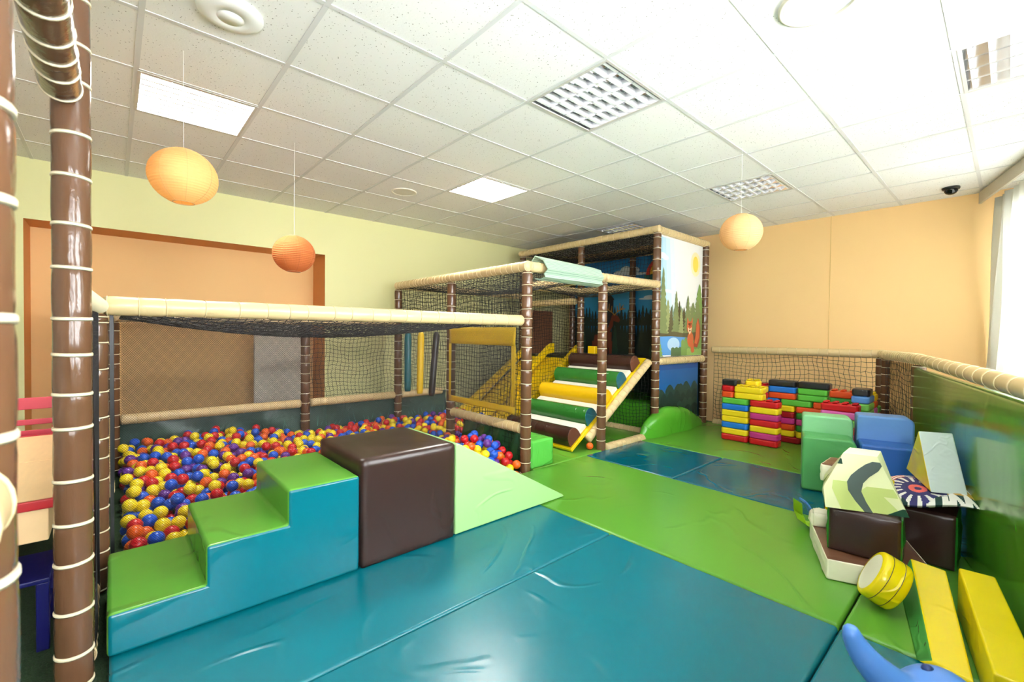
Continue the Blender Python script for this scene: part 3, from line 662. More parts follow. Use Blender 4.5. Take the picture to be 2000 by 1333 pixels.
    tme = bpy.data.meshes.new_from_object(tmp.evaluated_get(bpy.context.evaluated_depsgraph_get())); bpy.data.objects.remove(tmp)
    Mx = Matrix(((0, 0, -1), (-1, 0, 0), (0, 1, 0))).to_4x4()      # text x -> -Y, text y -> Z, normal -> -X
    tme.transform(Matrix.Translation((6.022, 3.655, 2.02)) @ Mx @ Matrix.Rotation(math.radians(14.5), 4, 'Z')); tme.materials.clear()
    link('banner_lettering', tme, mur, [srgb('letter', (214, 226, 216))])
# ================================================================ BALL PIT ENCLOSURE
pit = empty('ball_pit_enclosure', (1.3, 3.9, 0), 0, 'low netted ball pit frame with long beige front pipe and sagging net roof', 'ball pit frame')
TARP = vinyl('dark_green_tarp', (58, 84, 76), .35, .7, 4, .04, noise=.25, nscale=5)
with Root(pit):
    post(-.06, 2.80, ZP-.04, pit); post(.0, 5.1, ZP-.04, pit); post(1.56, 5.1, ZP-.04, pit)
    beam((-.03, 2.80, ZP), (2.615, 2.80, ZP+.002), pit, sp=.13)
    beam((0, 5.1, ZP), (2.61, 5.1, ZP), pit); beam((0, 2.86, ZP), (0, 5.06, ZP), pit)
    beam((.05, 5.1, .40), (1.51, 5.1, .40), pit); beam((1.61, 5.1, .40), (2.61, 5.1, .40), pit); beam((2.71, 5.1, .40), (3.3, 5.1, .40), pit)
    beam((-.03, 2.87, .40), (-.03, 5.04, .40), pit, r=.036)
    net('roof_net', [(.03, 2.84, ZP-.02), (2.6, 2.84, ZP-.02), (2.6, 5.06, ZP-.02), (.03, 5.06, ZP-.02)], pit, sag=.14, seed=31, pitch=.042, rad=.0026)
    fine_net('fine_net', [(.05, 5.12, .42), (1.52, 5.12, .42), (1.52, 5.12, ZP-.04), (.05, 5.12, ZP-.04)], pit, pitch=.015, rad=.0009)
    net('net', [(1.6, 5.12, .42), (2.62, 5.12, .42), (2.62, 5.12, ZP-.04), (1.6, 5.12, ZP-.04)], pit, seed=34)
    fine_net('fine_net', [(.02, 2.83, -.03), (.98, 2.83, -.03), (.98, 2.83, ZP-.04), (.02, 2.83, ZP-.04)], pit, bulge=.02)
    fine_net('fine_net', [(.98, 2.83, .30), (2.60, 2.83, .46), (2.60, 2.83, ZP-.04), (.98, 2.83, ZP-.04)], pit, bulge=.02)
    fine_net('fine_net', [(-.052, 2.16, .02), (-.052, 2.71, .02), (-.052, 2.71, ZP-.04), (-.052, 2.16, ZP-.04)], pit)
    fine_net('fine_net', [(.0, 2.86, .42), (.0, 5.04, .42), (.0, 5.04, ZP-.04), (.0, 2.86, ZP-.04)], pit)
    f = MB(); f.box((-.058, 2.705, .0), (-.046, 2.728, ZP-.02)); f.build('net_edging', BLACK, pit)
    f = MB(); f.box((-.010, 2.835, .0), (.004, 2.842, ZP-.04)); f.build('net_edging', BLACK, pit)
    # tarp below the low rail, a gently wavy sheet
    def sheet(name, a, b, z0, z1, m, par, amp=.012, n=60, nz=10, nrm=(0, 1, 0)):
        V = []; F = []
        for k in range(n+1):
            for j in range(nz+1):
                u, v = k/n, j/nz; o = amp*math.sin(23*u+4*v)+amp*.6*math.sin(51*u+9*v)
                V.append((a[0]+(b[0]-a[0])*u+nrm[0]*o, a[1]+(b[1]-a[1])*u+nrm[1]*o, z0+(z1-z0)*v))
        for k in range(n):
            for j in range(nz): i = k*(nz+1)+j; F.append((i, i+nz+1, i+nz+2, i+1))
        o = raw(name, V, F, [m], parent=par, smooth=True); sd = o.modifiers.new('s', 'SOLIDIFY'); sd.thickness = .003; return o
    sheet('tarp', (.02, 5.13), (3.4, 5.13), -.03, .40, TARP, pit)
    sheet('tarp', (-.03, 2.85), (-.03, 5.1), -.03, .40, TARP, pit, nrm=(1, 0, 0))
    gp = mat('print_grass', (92, 150, 140), .5)
    f = MB(); rr = random.Random(4)
    for k in range(46):
        x = .5+rr.random()*2.9; h = rr.uniform(.04, .13); dx = rr.uniform(-.04, .04); z = .13
        f.poly([(x, 5.106, z), (x+.006, 5.106, z), (x+dx, 5.106, z+h)])
    f.build('printed_grass', gp, pit)
sheet_ = sheet
# dark panel and yellow framed flap between the pit and the slide
with Root(cf):
    sheet_('kick_panel', (2.665, 2.84), (2.665, 3.72), -.02, .31, vinyl('kick_green', (34, 74, 42), .35, .5, 4, .03), cf, nrm=(1, 0, 0))
    x = 2.612; fl = empty('entrance_flap', (0, 0, 0)); fl.parent = cf; YF = vinyl('flap_yellow', (226, 184, 18), .4, .4, 6, .02)
    def strip(pts, nm='border', n=14):
        (y0, z0), (y1, z1), (y2, z2), (y3, z3) = pts; V = []; F = []
        for k in range(n+1):
            u = k/n
            for j in range(5):
                v = j/4; a = (y0+(y1-y0)*u, z0+(z1-z0)*u); b = (y3+(y2-y3)*u, z3+(z2-z3)*u)
                V.append((x+.004*math.sin(11*u+3*v), a[0]+(b[0]-a[0])*v, a[1]+(b[1]-a[1])*v))
        for k in range(n):
            for j in range(4): i = k*5+j; F.append((i, i+5, i+6, i+1))
        o = raw(nm, V, F, [YF], parent=fl, smooth=True); sd = o.modifiers.new('s', 'SOLIDIFY'); sd.thickness = .003; return o
    strip([(3.90, 1.07), (2.87, 1.07), (2.87, 1.235), (3.90, 1.235)], 'top_border', 24); strip([(3.90, .475), (2.87, .475), (2.87, .535), (3.90, .535)], 'bottom_border')
    strip([(3.90, .535), (3.855, .535), (3.855, 1.07), (3.90, 1.07)], 'side_border'); strip([(2.925, .535), (2.87, .535), (2.87, 1.07), (2.925, 1.07)], 'side_border')
    fine_net('fine_net', [(x, 2.925, .535), (x, 3.855, .535), (x, 3.855, 1.07), (x, 2.925, 1.07)], fl)
# ================================================================ ENTRANCE FRAME (near the camera)
ent = empty('entrance_frame', (-.1, 1.45, 0), 0, 'tall brown padded posts and overhead pipe at the left edge', 'padded frame')
with Root(ent):
    pad('post', (-.10, 2.1, ZF+.005), (-.10, 2.1, ZC-.02), .049, BROWN, 'post', .145, ent, n=32, tie_w=.0062, bulge=.05)
    pad('post', (-.135, .80, ZF+.005), (-.135, .80, ZC-.02), .049, BROWN, 'post', .135, ent, n=32, tie_w=.0062, bulge=.05)
    pad('beam', (-.12, 2.04, 1.955), (-.12, .86, 1.955), .051, BROWN, 'post', .12, ent, n=32, tie_w=.005, bulge=.05)
    pad('beam', (-.13, .74, .99), (-.13, -.3, .99), .05, BEIGE, 'beam', .08, ent, n=28, tie_w=.0025)
    beam((-.09, 2.16, .015), (-.09, 2.78, .015), ent)
    # cord-wrapped strut joining the tall post to the pit frame
    f = MB(); a, b = Vector((-.085, 2.15, 1.30)), Vector((-.045, 2.72, 1.285)); f.tube([a, b], .03, 14); f.build('strut', BROWN, ent, smooth=True)
    f = MB()
    for k in range(26):
        p = a+(b-a)*(k/25); f.tube([p-Vector((0, .004, .0)), p+Vector((0, .004, 0))], .034, 16)
    f.build('cord_wrapping', mat('cord', (222, 206, 170), .8), ent, smooth=True)
# ================================================================ CORNER FENCE with green panel
fen = empty('corner_fence', (4.6, .9, 0), 0, 'low beige-topped netted fence around the block corner, with a glossy green side panel', 'fence')
P10, P11 = (6.04, .90), (5.0, .50); FE = [(2.7, -.04), (.6, -.50)]
with Root(fen):
    post(P10[0], P10[1], .97, fen); post(P10[0]-.09, P10[1]-.06, .96, fen, sp=.1); post(P11[0], P11[1], .95, fen)
    beam((6.04, 2.68, .99), (6.04, .88, 1.0), fen, sp=.11); beam((6.05, .90, 1.0), (4.98, .49, 1.0), fen, sp=.06, r=.047)
    beam((5.02, .505, 1.0), (2.7, -.04, .985), fen, sp=.16, r=.044); beam((2.72, -.035, .985), (.6, -.50, .985), fen, sp=.16, r=.044)
    beam((6.06, 2.66, .012), (6.06, .95, .012), fen)
    net('net', [(6.05, 2.66, .03), (6.05, .93, .03), (6.05, .93, .96), (6.05, 2.66, .96)], fen, seed=41, pitch=.05)
    net('net', [(5.95, .86, .03), (5.04, .515, .03), (5.04, .515, .96), (5.95, .86, .96)], fen, seed=42, pitch=.05)
    # reed screen behind the second net
    f = MB(); rr = random.Random(9)
    for k in range(120):
        u = k/119; x, y = 5.95+(5.06-5.95)*u-.02+.03, .86+(.52-.86)*u-.035; f.tube([(x, y, .02), (x+rr.uniform(-.003, .003), y, .94)], .0042, 5)
    f.build('reed_screen', mat('reed', (226, 186, 124), .7, noise=.2, nscale=40), fen, smooth=True)
    PG = vinyl('panel_green', (84, 146, 36), .2, .35, 1.4, .03, coat=.25, stretch=(1, 1, .4), crease=.2)
    def panel(a, b, z0, z1, t=.06):
        a, b = Vector(a), Vector(b); d = (b-a).normalized(); nn = Vector((d.y, -d.x))    # thickness away from the room
        if nn.y > 0: nn = -nn
        q = [a, b, b+nn*t, a+nn*t]; return prism('side_panel', [tuple(v) for v in q], 'z', z0, z1, [PG], parent=fen, bevel=.02, seg=4)
    p = prism('side_panel', [(4.955, .530), (2.71, -.022), (.62, -.49), (.635, -.54), (2.72, -.072), (4.97, .480)], 'z', .0, .93, [PG], parent=fen, bevel=.0, seg=3); p['label'] = 'glossy green padded panel'
    bv = p.modifiers.new('bevel', 'BEVEL'); bv.width = .02; bv.segments = 4; bv.limit_method = 'ANGLE'; bv.angle_limit = math.radians(40)
# ================================================================ SLIDE
sl = empty('slide', (3.8, 4.5, 0), 0, 'wide yellow foam slide with three raised rails behind the netting', 'slide')
with Root(sl):
    def slope(x0, z0, x1, z1, t, y0, y1, nm, m=YEL2, top=.25):
        # x1,z1 is the upper end, with a short level landing
        return prism(nm, [(x0, z0), (x1, z1), (x1+top, z1), (x1+top, z1-t), (x1+.02, z1-t), (x0+.05, z0-t)], 'y', y0, y1, [m], parent=sl, bevel=.015)
    slope(3.68, .045, 4.80, .845, .035, 4.02, 5.05, 'slide_bed', top=.06)
    def zt(x): return 1.036-.70*(4.854-x)
    for y0, y1 in ((3.975, 4.07), (4.50, 4.59), (4.98, 5.07)):
        prism('side_rail', [(3.46, .008), (3.50, zt(3.5)+.03), (3.62, zt(3.62)+.01), (4.60, zt(4.6)), (4.80, zt(4.80)+.01), (4.88, 1.045), (4.88, .90), (4.745, .885), (3.60, .03), (3.56, .008)], 'y', y0, y1, [YEL2], parent=sl, bevel=.012)
o = prism('deck_bumper', [(4.80, .872), (4.80, 1.02), (4.86, 1.02), (4.86, .91), (4.92, .872)], 'y', 3.70, 3.82, [YEL2], bevel=.008); tag(o, 'small yellow foam corner piece standing on the deck beside the slide top', 'foam corner')
# ================================================================ ROLLER RAMP
rp_ = empty('roller_ramp', (4.1, 3.4, 0), 0, 'sloping climbing ramp with brown, green and yellow foam rollers and white steps', 'climbing ramp')
RB = Vector((3.40, 0, .005)); RTp = Vector((4.74, 0, .875)); rd = (RTp-RB).normalized(); rn = Vector((-rd.z, 0, rd.x)); RL = (RTp-RB).length
with Root(rp_):
    Y0, Y1 = 2.88, 3.86
    def rp3(s, h): q = RB+rd*s+rn*h; return (q.x, q.z)
    prism('board', [rp3(0, 0), rp3(RL, 0), rp3(RL, .035), rp3(0, .035)], 'y', Y0, Y1, [YEL2], parent=rp_, bevel=.006)
    GD = vinyl('roller_green', (42, 112, 40), .25, .4, 5, .015); RW = mat('ramp_white', (226, 220, 204), .5, .2, 6, .01); RT_ = vinyl('roller_end_teal', (16, 92, 110), .25, .3, 5, .01)
    RY = vinyl('roller_yellow', (226, 178, 12), .28, .4, 5, .015); RBn = vinyl('roller_brown', (58, 32, 26), .22, .4, 5, .015); RBe = vinyl('roller_end_brown', (104, 60, 44), .22, .4, 5, .015)
    st = RL/5
    for k, (m, e, lab) in enumerate(((RBn, RBe, 'brown foam roller'), (GD, RT_, 'green foam roller'), (RY, RY, 'yellow foam roller'), (GD, RT_, 'green foam roller'), (RBn, RBe, 'brown foam roller'))):
        s = .03+k*st+.085; prof = []
        for q in range(13):
            a = math.pi*q/12; prof.append(rp3(s-.095*math.cos(a), .045+.145*math.sin(a)**.75))
        prof = [rp3(s-.092, .036)]+prof+[rp3(s+.092, .036)]
        o = prism('roller', prof, 'y', Y0+.02, Y1-.02, [m, e], parent=rp_, bevel=.014, caps=1); o['label'] = lab
        if k < 4:
            s2 = s+.095; w2 = min(.125, RL-s2); 
            if w2 > .03: prism('white_step', [rp3(s2, .036), rp3(s2+w2, .036), rp3(s2+w2, .075), rp3(s2, .09)], 'y', Y0+.03, Y1-.03, [RW], parent=rp_, bevel=.01)
# wooden-print sleeve folded over the upper pipe
f = MB(); sv = mat('wood_print', (196, 212, 200), .45)
nt = sv.node_tree; wv = nt.nodes.new('ShaderNodeTexWave'); wv.wave_type = 'BANDS'; wv.bands_direction = 'Z'; wv.inputs['Scale'].default_value = 22; wv.inputs['Distortion'].default_value = 5; wv.inputs['Detail'].default_value = 2; wv.inputs['Detail Scale'].default_value = .35
tcc = nt.nodes.new('ShaderNodeTexCoord'); mpp = nt.nodes.new('ShaderNodeMapping'); mpp.inputs['Scale'].default_value = (.6, 1, 1); nt.links.new(tcc.outputs['Object'], mpp.inputs[0]); nt.links.new(mpp.outputs[0], wv.inputs[0])
crp = nt.nodes.new('ShaderNodeValToRGB'); crp.color_ramp.elements[0].position = .0; crp.color_ramp.elements[0].color = lin((122, 150, 134))+(1,); crp.color_ramp.elements[1].position = .35; crp.color_ramp.elements[1].color = lin((180, 204, 182))+(1,)
nt.links.new(wv.outputs[0], crp.inputs[0]); nt.links.new(crp.outputs[0], nt.nodes['Principled BSDF'].inputs['Base Color'])
def sec(x, grow):
    y, z = DY[0], ZL; g = grow
    out = [(y+.12, z+.03), (y+.05, z+.085+g), (y-.045, z+.05+g*.6), (y-.085-g, z-.02), (y-.06, z-.055), (y-.075, z-.085), (y-.01, z-.10), (y+.05, z-.085)]
    return [(x, a, b) for a, b in out]
N = 14; secs = []
for k in range(N+1):
    u = k/N; secs.append(sec(2.80+.82*u-.0, .02*(1-u)))
V = [p for s in secs for p in s]; F = []
for k in range(N):
    for j in range(7): a = k*8+j; F.append((a, a+1, a+9, a+8))
o = raw('sign_sleeve', V, F, [sv]); sd = o.modifiers.new('s', 'SOLIDIFY'); sd.thickness = .01; sd.offset = 1
tag(o, 'pale green wood-grain padded sleeve folded over the upper beige pipe', 'padded sleeve')
# hanging tubes
for x, y, z0, m, lab, dx in ((2.165, 3.95, .60, vinyl('tube_teal', (18, 84, 92), .3, .3, 6, .01), 'dark teal foam tube hanging over the ball pit', 0), (2.30, 3.95, .565, YF, 'yellow foam tube hanging over the ball pit', .01), (2.44, 3.95, .53, vinyl('tube_black', (44, 36, 36), .3, .3, 6, .01), 'near-black foam tube hanging beside the yellow flap', .05)):
    f = MB(); top = 1.19; pts = [(x+dx, y, top), (x+dx, y, top-.02)]+[(x+dx*(1-k/6), y, top-.05-(top-.08-z0)*k/6) for k in range(7)]+[(x, y, z0)]
    f.tube(pts, [.012, .026]+[.033]*7+[.028], 18); t = empty('hanging_tube', (x, y, z0), 0, lab, 'foam tube', 'foam tubes hanging in the ball pit')
    o = f.build('tube', m, t, smooth=True); o.location = (-x, -y, -z0)
    f = MB(); f.tube([(x+dx, y, top-.01), (x+dx, y, ZP-.10)], .004, 6); o = f.build('cord', BLACK, t); o.location = (-x, -y, -z0)
# ================================================================ FOAM STEPS, CUBE, WEDGE, BOXES
st_ = prism('foam_steps', [(-.02, .003), (.905, .003), (.905, .472), (.578, .472), (.578, .318), (.275, .318), (.275, .16), (-.02, .16)], 'y', 2.12, 2.72, [TEAL, GREEN], side=[0, 0, 1, 1, 1, 1, 1, 1], bevel=.016, seg=4)
tag(st_, 'teal-sided foam steps with bright green treads', 'foam steps')
st_.data.materials[0] = TEAL
o = soft('foam_cube', (.555, .60, .54), [CHOC], puff=.006, bevel=.02, n=14, seed=3, wr=.002); o.location = (1.192, 2.42, .003); tag(o, 'large dark brown foam cube between the steps and the mint wedge', 'foam cube')
o = prism('foam_wedge', [(1.48, .003), (2.435, .003), (2.42, .02), (1.50, .535), (1.48, .53)], 'y', 2.13, 2.72, [MINT], bevel=.012, seg=3); tag(o, 'pale mint green foam wedge sloping down from the brown cube', 'foam wedge')
o = soft('foam_block', (.27, .42, .235), [vinyl('leaf_green_vinyl', (88, 184, 72), .18, .5, 4, .03)], puff=.008, seed=8, n=10); o.location = (2.845, 2.96, .003); tag(o, 'small bright green foam block beside the foot of the roller ramp', 'foam block')
# green inflated mound in front of the lower panel, and the padding seen under the deck
f = MB(); nx, ny = 40, 14
for i in range(nx+1):
    u = -1+2*i/nx
    for j in range(ny+1):
        v = j/ny; e = max(0, 1-abs(u)**2.6); h = (.31-.13*max(0, u)-.02*u)*e**.55
        a = v*math.pi/2
        f.V.append((5.18+.74*u, 2.785-.135*(math.cos(a)**.7)*e**.4*(1+.08*math.sin(7*u)), max(.002, h*math.sin(a)**.8*(1+.03*math.sin(11*u+5*v)))))
for i in range(nx):
    for j in range(ny): q = i*(ny+1)+j; f.F.append((q, q+ny+1, q+ny+2, q+1)); f.I.append(0)
# flat back
n0 = len(f.V); f.V += [(5.18+.74*(-1+2*i/nx), 2.786, .002) for i in range(nx+1)]
for i in range(nx): q = i*(ny+1)+ny; f.F.append((q, q+ny+1, n0+i+1, n0+i)); f.I.append(0)
MG = vinyl('mound_green', (82, 166, 44), .14, .4, 3.0, .04, detail=1.5)
o = f.build('foam_mound', MG, smooth=True); tag(o, 'rounded bright green padded mound below the forest panels', 'foam mound')
o = soft('foam_block', (.9, 1.3, .33), [MG], puff=.02, bevel=.04, n=10, seed=30); o.location = (5.36, 3.62, .003); tag(o, 'green padded block in the shade under the raised deck', 'foam block')
# ================================================================ BALLS
BR = .0365; D = 2*BR
rg = np.random.RandomState(5)
def lvl(x, y):
    h = .165+.03*np.sin(2.1*x+1.3*y)+.02*np.sin(4.2*x-3.1*y+1)-.02*np.clip(x-1.0, 0, 2)+.05*np.clip(1-x, 0, 1)*np.clip((y-3)/2, 0, 1)
    h = h+.10*np.exp(-((x-2.45)**2/.12+(y-3.2)**2/.10))-.10*np.clip((x-2.2)/.4, 0, 1)*np.clip((2.98-y)/.15, 0, 1)
    return h
def ballz():
    P = np.zeros((0, 3)); regs = [(.06, 2.58, 2.76, 5.04, 0), (2.58, 3.42, 4.02, 5.04, 1)]
    out = []
    for x0, x1, y0, y1, _ in regs:
        area = (x1-x0)*(y1-y0); n = int(area/(D*D)*1.95); fails = 0
        for _k in range(n*3):
            if fails > 260 or len(out) > 3200: break
            c = np.column_stack((rg.uniform(x0, x1, 5), rg.uniform(y0, y1, 5))); best = None
            A = np.array(out) if out else np.zeros((0, 3))
            for q in c:
                top = lvl(q[0], q[1]); z = top-.105
                if len(A):
                    d2 = (A[:, 0]-q[0])**2+(A[:, 1]-q[1])**2; nb = d2 < D*D*.96
                    if nb.any(): z = max(z, (A[nb, 2]+np.sqrt(np.maximum(D*D*.97-d2[nb], 0))).max())
                if best is None or z-top < best[0]: best = (z-top, q[0], q[1], z)
            if best[0] > .012: fails += 1; continue
            out.append([best[1], best[2], best[3]])
    return np.array(out)
BP = ballz(); print('balls', len(BP))
bcol = [(242, 214, 24), (196, 24, 30), (26, 84, 200), (232, 96, 22), (96, 44, 140)]; bnm = ['yellow', 'red', 'blue', 'orange', 'purple']
BM = [mat('ball_'+n_, c_, .3, spec=.5) for n_, c_ in zip(bnm, bcol)]
BC = rg.choice(5, len(BP), p=[.31, .22, .2, .15, .12])
def sphere(nu, nv):
    V = [(0, 0, -1)]; F = []
    for j in range(1, nv):
        t = math.pi*j/nv
        for k in range(nu): a = 2*math.pi*k/nu; V.append((math.sin(t)*math.cos(a), math.sin(t)*math.sin(a), -math.cos(t)))
    V.append((0, 0, 1)); T = len(V)-1
    for k in range(nu): F.append((0, 1+(k+1) % nu, 1+k, 1+k))
    for j in range(nv-2):
        for k in range(nu): a = 1+j*nu+k; b = 1+j*nu+(k+1) % nu; F.append((a, b, b+nu, a+nu))
    for k in range(nu): a = 1+(nv-2)*nu; F.append((a+k, a+(k+1) % nu, T, T))
    return V, F
camp = np.array([0, 0, 1.18]); dv = BP+np.array([0, 0, .5*BR])-camp; dist = np.linalg.norm(dv, axis=1); dirs = dv/dist[:, None]
vis = np.ones(len(BP), bool)
for i in range(len(BP)):
    t = (BP-camp)@dirs[i]; dd = np.linalg.norm(BP-camp-t[:, None]*dirs[i], axis=1)
    vis[i] = not ((dd < BR*.75) & (t < dist[i]-.01) & (np.arange(len(BP)) != i)).any()
    # hidden behind steps, cube or wedge?
    s = (2.72-0)/dirs[i][1] if dirs[i][1] > 0 else 1e9; xx = dirs[i][0]*s; zz = 1.18+dirs[i][2]*s
    top = .16 if xx < .275 else .318 if xx < .578 else .472 if xx < .905 else .545 if xx < 1.475 else max(0, .545-(xx-1.475)*.57)
    if xx < -.02 or zz < top: vis[i] = False
order = [i for i in np.argsort(dist) if vis[i]][:300]; sel = set(order); print('visible balls', int(vis.sum()))
sv_, sf_ = sphere(20, 14); bme = []
for k in range(5):
    me = bpy.data.meshes.new('ball_'+bnm[k]); me.from_pydata([tuple(BR*c_ for c_ in v) for v in sv_], [], [tuple(dict.fromkeys(f_)) for f_ in sf_])
    me.polygons.foreach_set('use_smooth', [True]*len(me.polygons)); me.materials.append(BM[k]); bme.append(me)
for i in order:
    o = bpy.data.objects.new('ball', bme[BC[i]]); C.objects.link(o); o.location = BP[i]
    bx_, by_ = BP[i][0], BP[i][1]; zone = 'by the rear rail' if by_ > 4.3 else 'near the left corner post' if bx_ < .35 else 'behind the green steps' if bx_ < .95 else 'behind the brown cube' if bx_ < 1.6 else 'beside the yellow-framed flap'
    tag(o, bnm[BC[i]]+' plastic ball in the ball pit, '+zone, 'ball', 'loose plastic balls in the ball pit')
rest = [i for i in range(len(BP)) if i not in sel]
sv2, sf2 = sphere(14, 9); sv2 = np.array(sv2)*BR; sf2 = np.array(sf2)
V = (BP[rest][:, None, :]+sv2[None]).reshape(-1, 3); F = (sf2[None]+(np.arange(len(rest))*len(sv2))[:, None, None]).reshape(-1, 4)
me = bpy.data.meshes.new('ball_fill'); me.from_pydata([], [], [])
quads = [tuple(dict.fromkeys(f_)) for f_ in F.tolist()]
me = bpy.data.meshes.new('ball_fill'); me.from_pydata(V.tolist(), [], quads); me.polygons.foreach_set('material_index', np.repeat(BC[rest], len(sf2)).astype(np.int32)); me.polygons.foreach_set('use_smooth', [True]*len(quads))
o = link('ball_fill', me, None, BM); tag(o, 'farther and deeper layers of mixed red, yellow, blue, orange and purple balls', 'balls', 'loose plastic balls in the ball pit', 'stuff')
o = bpy.data.objects.new('ball', bme[3]); C.objects.link(o); o.location = (3.63, 2.845, BR+.001); tag(o, 'single orange ball on the green mat below the roller ramp', 'ball')
# ================================================================ TOY BLOCKS
bc = {'red': (206, 22, 30), 'yellow': (244, 212, 28), 'blue': (30, 118, 214), 'green': (92, 184, 60), 'orange': (228, 78, 28), 'magenta': (196, 52, 132), 'black': (34, 34, 38), 'dgreen': (48, 140, 50), 'dred': (160, 22, 28), 'sky': (92, 150, 228), 'pink': (232, 110, 190), 'lime': (128, 206, 92)}
word = {'dgreen': 'dark green', 'dred': 'dark red', 'sky': 'light blue', 'lime': 'light green'}
bmeshes = {}
def block_mesh(L, H, col, studs):
    key = (round(L, 3), H, col, studs)
    if key in bmeshes: return bmeshes[key]
    bm = bmesh.new(); Wd = .145
    r_ = bmesh.ops.create_cube(bm, size=1); bmesh.ops.scale(bm, vec=(Wd-.003, L-.003, H-.0012), verts=bm.verts); bmesh.ops.translate(bm, vec=(0, 0, H/2), verts=bm.verts)
    ev = [e for e in bm.edges if abs(e.verts[0].co.z-e.verts[1].co.z) > .01]
    bmesh.ops.bevel(bm, geom=ev, offset=.03, segments=4, profile=.5, affect='EDGES')
    ev = [e for e in bm.edges if e.calc_length() > 0 and len(e.link_faces) == 2 and e.calc_face_angle(0) > 1.0]
    bmesh.ops.bevel(bm, geom=ev, offset=.015, segments=3, profile=.5, affect='EDGES')
    if studs:
        nL = max(1, round(L/.0725))
        for i in range(nL):
            for j in range(2):
                g = bmesh.ops.create_cone(bm, cap_ends=True, segments=16, radius1=.021, radius2=.019, depth=.018)
                bmesh.ops.translate(bm, vec=((j-.5)*.0725, -L/2+L*(i+.5)/nL, H+.008), verts=g['verts'])
    for f_ in bm.faces: f_.smooth = True
    me = bpy.data.meshes.new('toy_block'); bm.to_mesh(me); bm.free(); me.materials.append(mat('block_'+col, bc[col], .32)); bmeshes[key] = me; return me
BH = .0685
def block(x, y, layer, L, col, label, studs=False, rz=0.0, z=None, grp='stacked toy building blocks'):
    o = bpy.data.objects.new('toy_block', block_mesh(L, BH, col, studs)); C.objects.link(o)
    o.location = (x, y, (layer*BH if z is None else z)+.001); o.rotation_euler = (0, 0, rz)
    wn = o.modifiers.new('normals', 'WEIGHTED_NORMAL'); wn.keep_sharp = False
    return tag(o, label, 'toy block', grp)
ords = ['bottom', 'second', 'third', 'fourth', 'fifth', 'sixth', 'seventh', 'eighth', 'ninth', 'tenth']
def cn(c_): return word.get(c_, c_)
xA = 5.245; LB = .288
for k, c_ in enumerate(['red', 'yellow', 'blue', 'yellow', 'yellow', 'blue', 'green']):
    block(xA, 2.045, k, LB, c_, '%s toy block, %s layer of the leftmost block column' % (cn(c_), ords[k]))
for k, c_ in enumerate(['red', 'magenta', 'yellow', 'red', 'magenta', 'yellow']):
    block(xA, 1.745, k, LB, c_, '%s toy block, %s layer of the block column second from left' % (cn(c_), ords[k]))
block(xA, 1.745, 6, LB, 'red', 'red studded toy block topping the second block column from the left', True)
block(xA, 1.905, 7, LB+.01, 'yellow', 'yellow toy block bridging the two left block columns, lower of two'); block(xA, 1.905, 8, LB+.01, 'yellow', 'yellow studded toy block bridging the two left block columns, upper of two', True)
block(xA, 2.125, 7, .135, 'orange', 'short orange toy block near the top of the leftmost column'); block(xA, 2.125, 8, .135, 'red', 'short red toy block near the top of the leftmost column')
block(xA, 2.105, 9, .17, 'black', 'black toy block on top of the leftmost block column')
block(xA+.16, 1.93, 9, .145, 'yellow', 'small yellow studded toy block behind the top of the left columns', True, z=9*BH-.01)
for k in range(9):
    c_ = ['green', 'blue', 'red', 'yellow', 'orange', 'blue', 'green', 'red', 'yellow'][k]; block(xA+.16, 1.93, k, LB, c_, '%s toy block, %s layer behind the two left columns' % (c_, ords[k]))
# long back wall of blocks, listed from the bottom course, (y from, y to, colour)
xB = 5.62; yl, ym1, ym2, yr = 1.835, 1.545, 1.25, .98
cours = [
 [(2.10, 1.80, 'blue'), (1.79, 1.50, 'dred'), (1.49, 1.20, 'dred'), (1.19, 1.02, 'yellow')],
 [(2.10, 1.83, 'green'), (1.82, 1.56, 'yellow'), (1.55, 1.26, 'yellow'), (1.25, 1.02, 'red')],
 [(2.10, 1.83, 'blue'), (1.82, 1.56, 'orange'), (1.55, 1.26, 'dgreen'), (1.25, 1.02, 'orange')],
 [(2.10, 1.83, 'red'), (1.82, 1.56, 'magenta'), (1.55, 1.26, 'magenta'), (1.25, 1.02, 'yellow')],
 [(2.10, 1.83, 'yellow'), (1.82, 1.56, 'dred'), (1.55, 1.26, 'dgreen'), (1.25, 1.02, 'green')],
 [(2.10, 1.83, 'green'), (1.82, 1.56, 'yellow'), (1.55, 1.26, 'orange'), (1.25, 1.02, 'red')],
 [(2.10, 1.71, 'blue'), (1.70, 1.40, 'green'), (1.39, 1.12, 'orange'), (1.11, 1.02, 'green')],
 [(2.10, 1.84, 'blue'), (1.83, 1.55, 'orange'), (1.54, 1.26, 'green'), (1.25, 1.02, 'dgreen')],
 [(2.10, 1.84, 'red'), (1.83, 1.55, 'blue'), (1.54, 1.26, 'green'), (1.25, 1.02, 'orange')],
 [(1.83, 1.55, 'black'), (1.54, 1.24, 'black')]]
pos = ['leftmost', 'second from left', 'third from left', 'rightmost']
for k, row in enumerate(cours):
    for q, (ya, yb, c_) in enumerate(row):
        top = k == 9 or (k == 8 and q in (0, 3)); qq = q+1 if k == 9 else q
        block(xB, (ya+yb)/2, k, ya-yb, c_, '%s toy block, %s in the %s course of the back block wall' % (cn(c_), pos[qq], ords[k]), top and c_ != 'black')
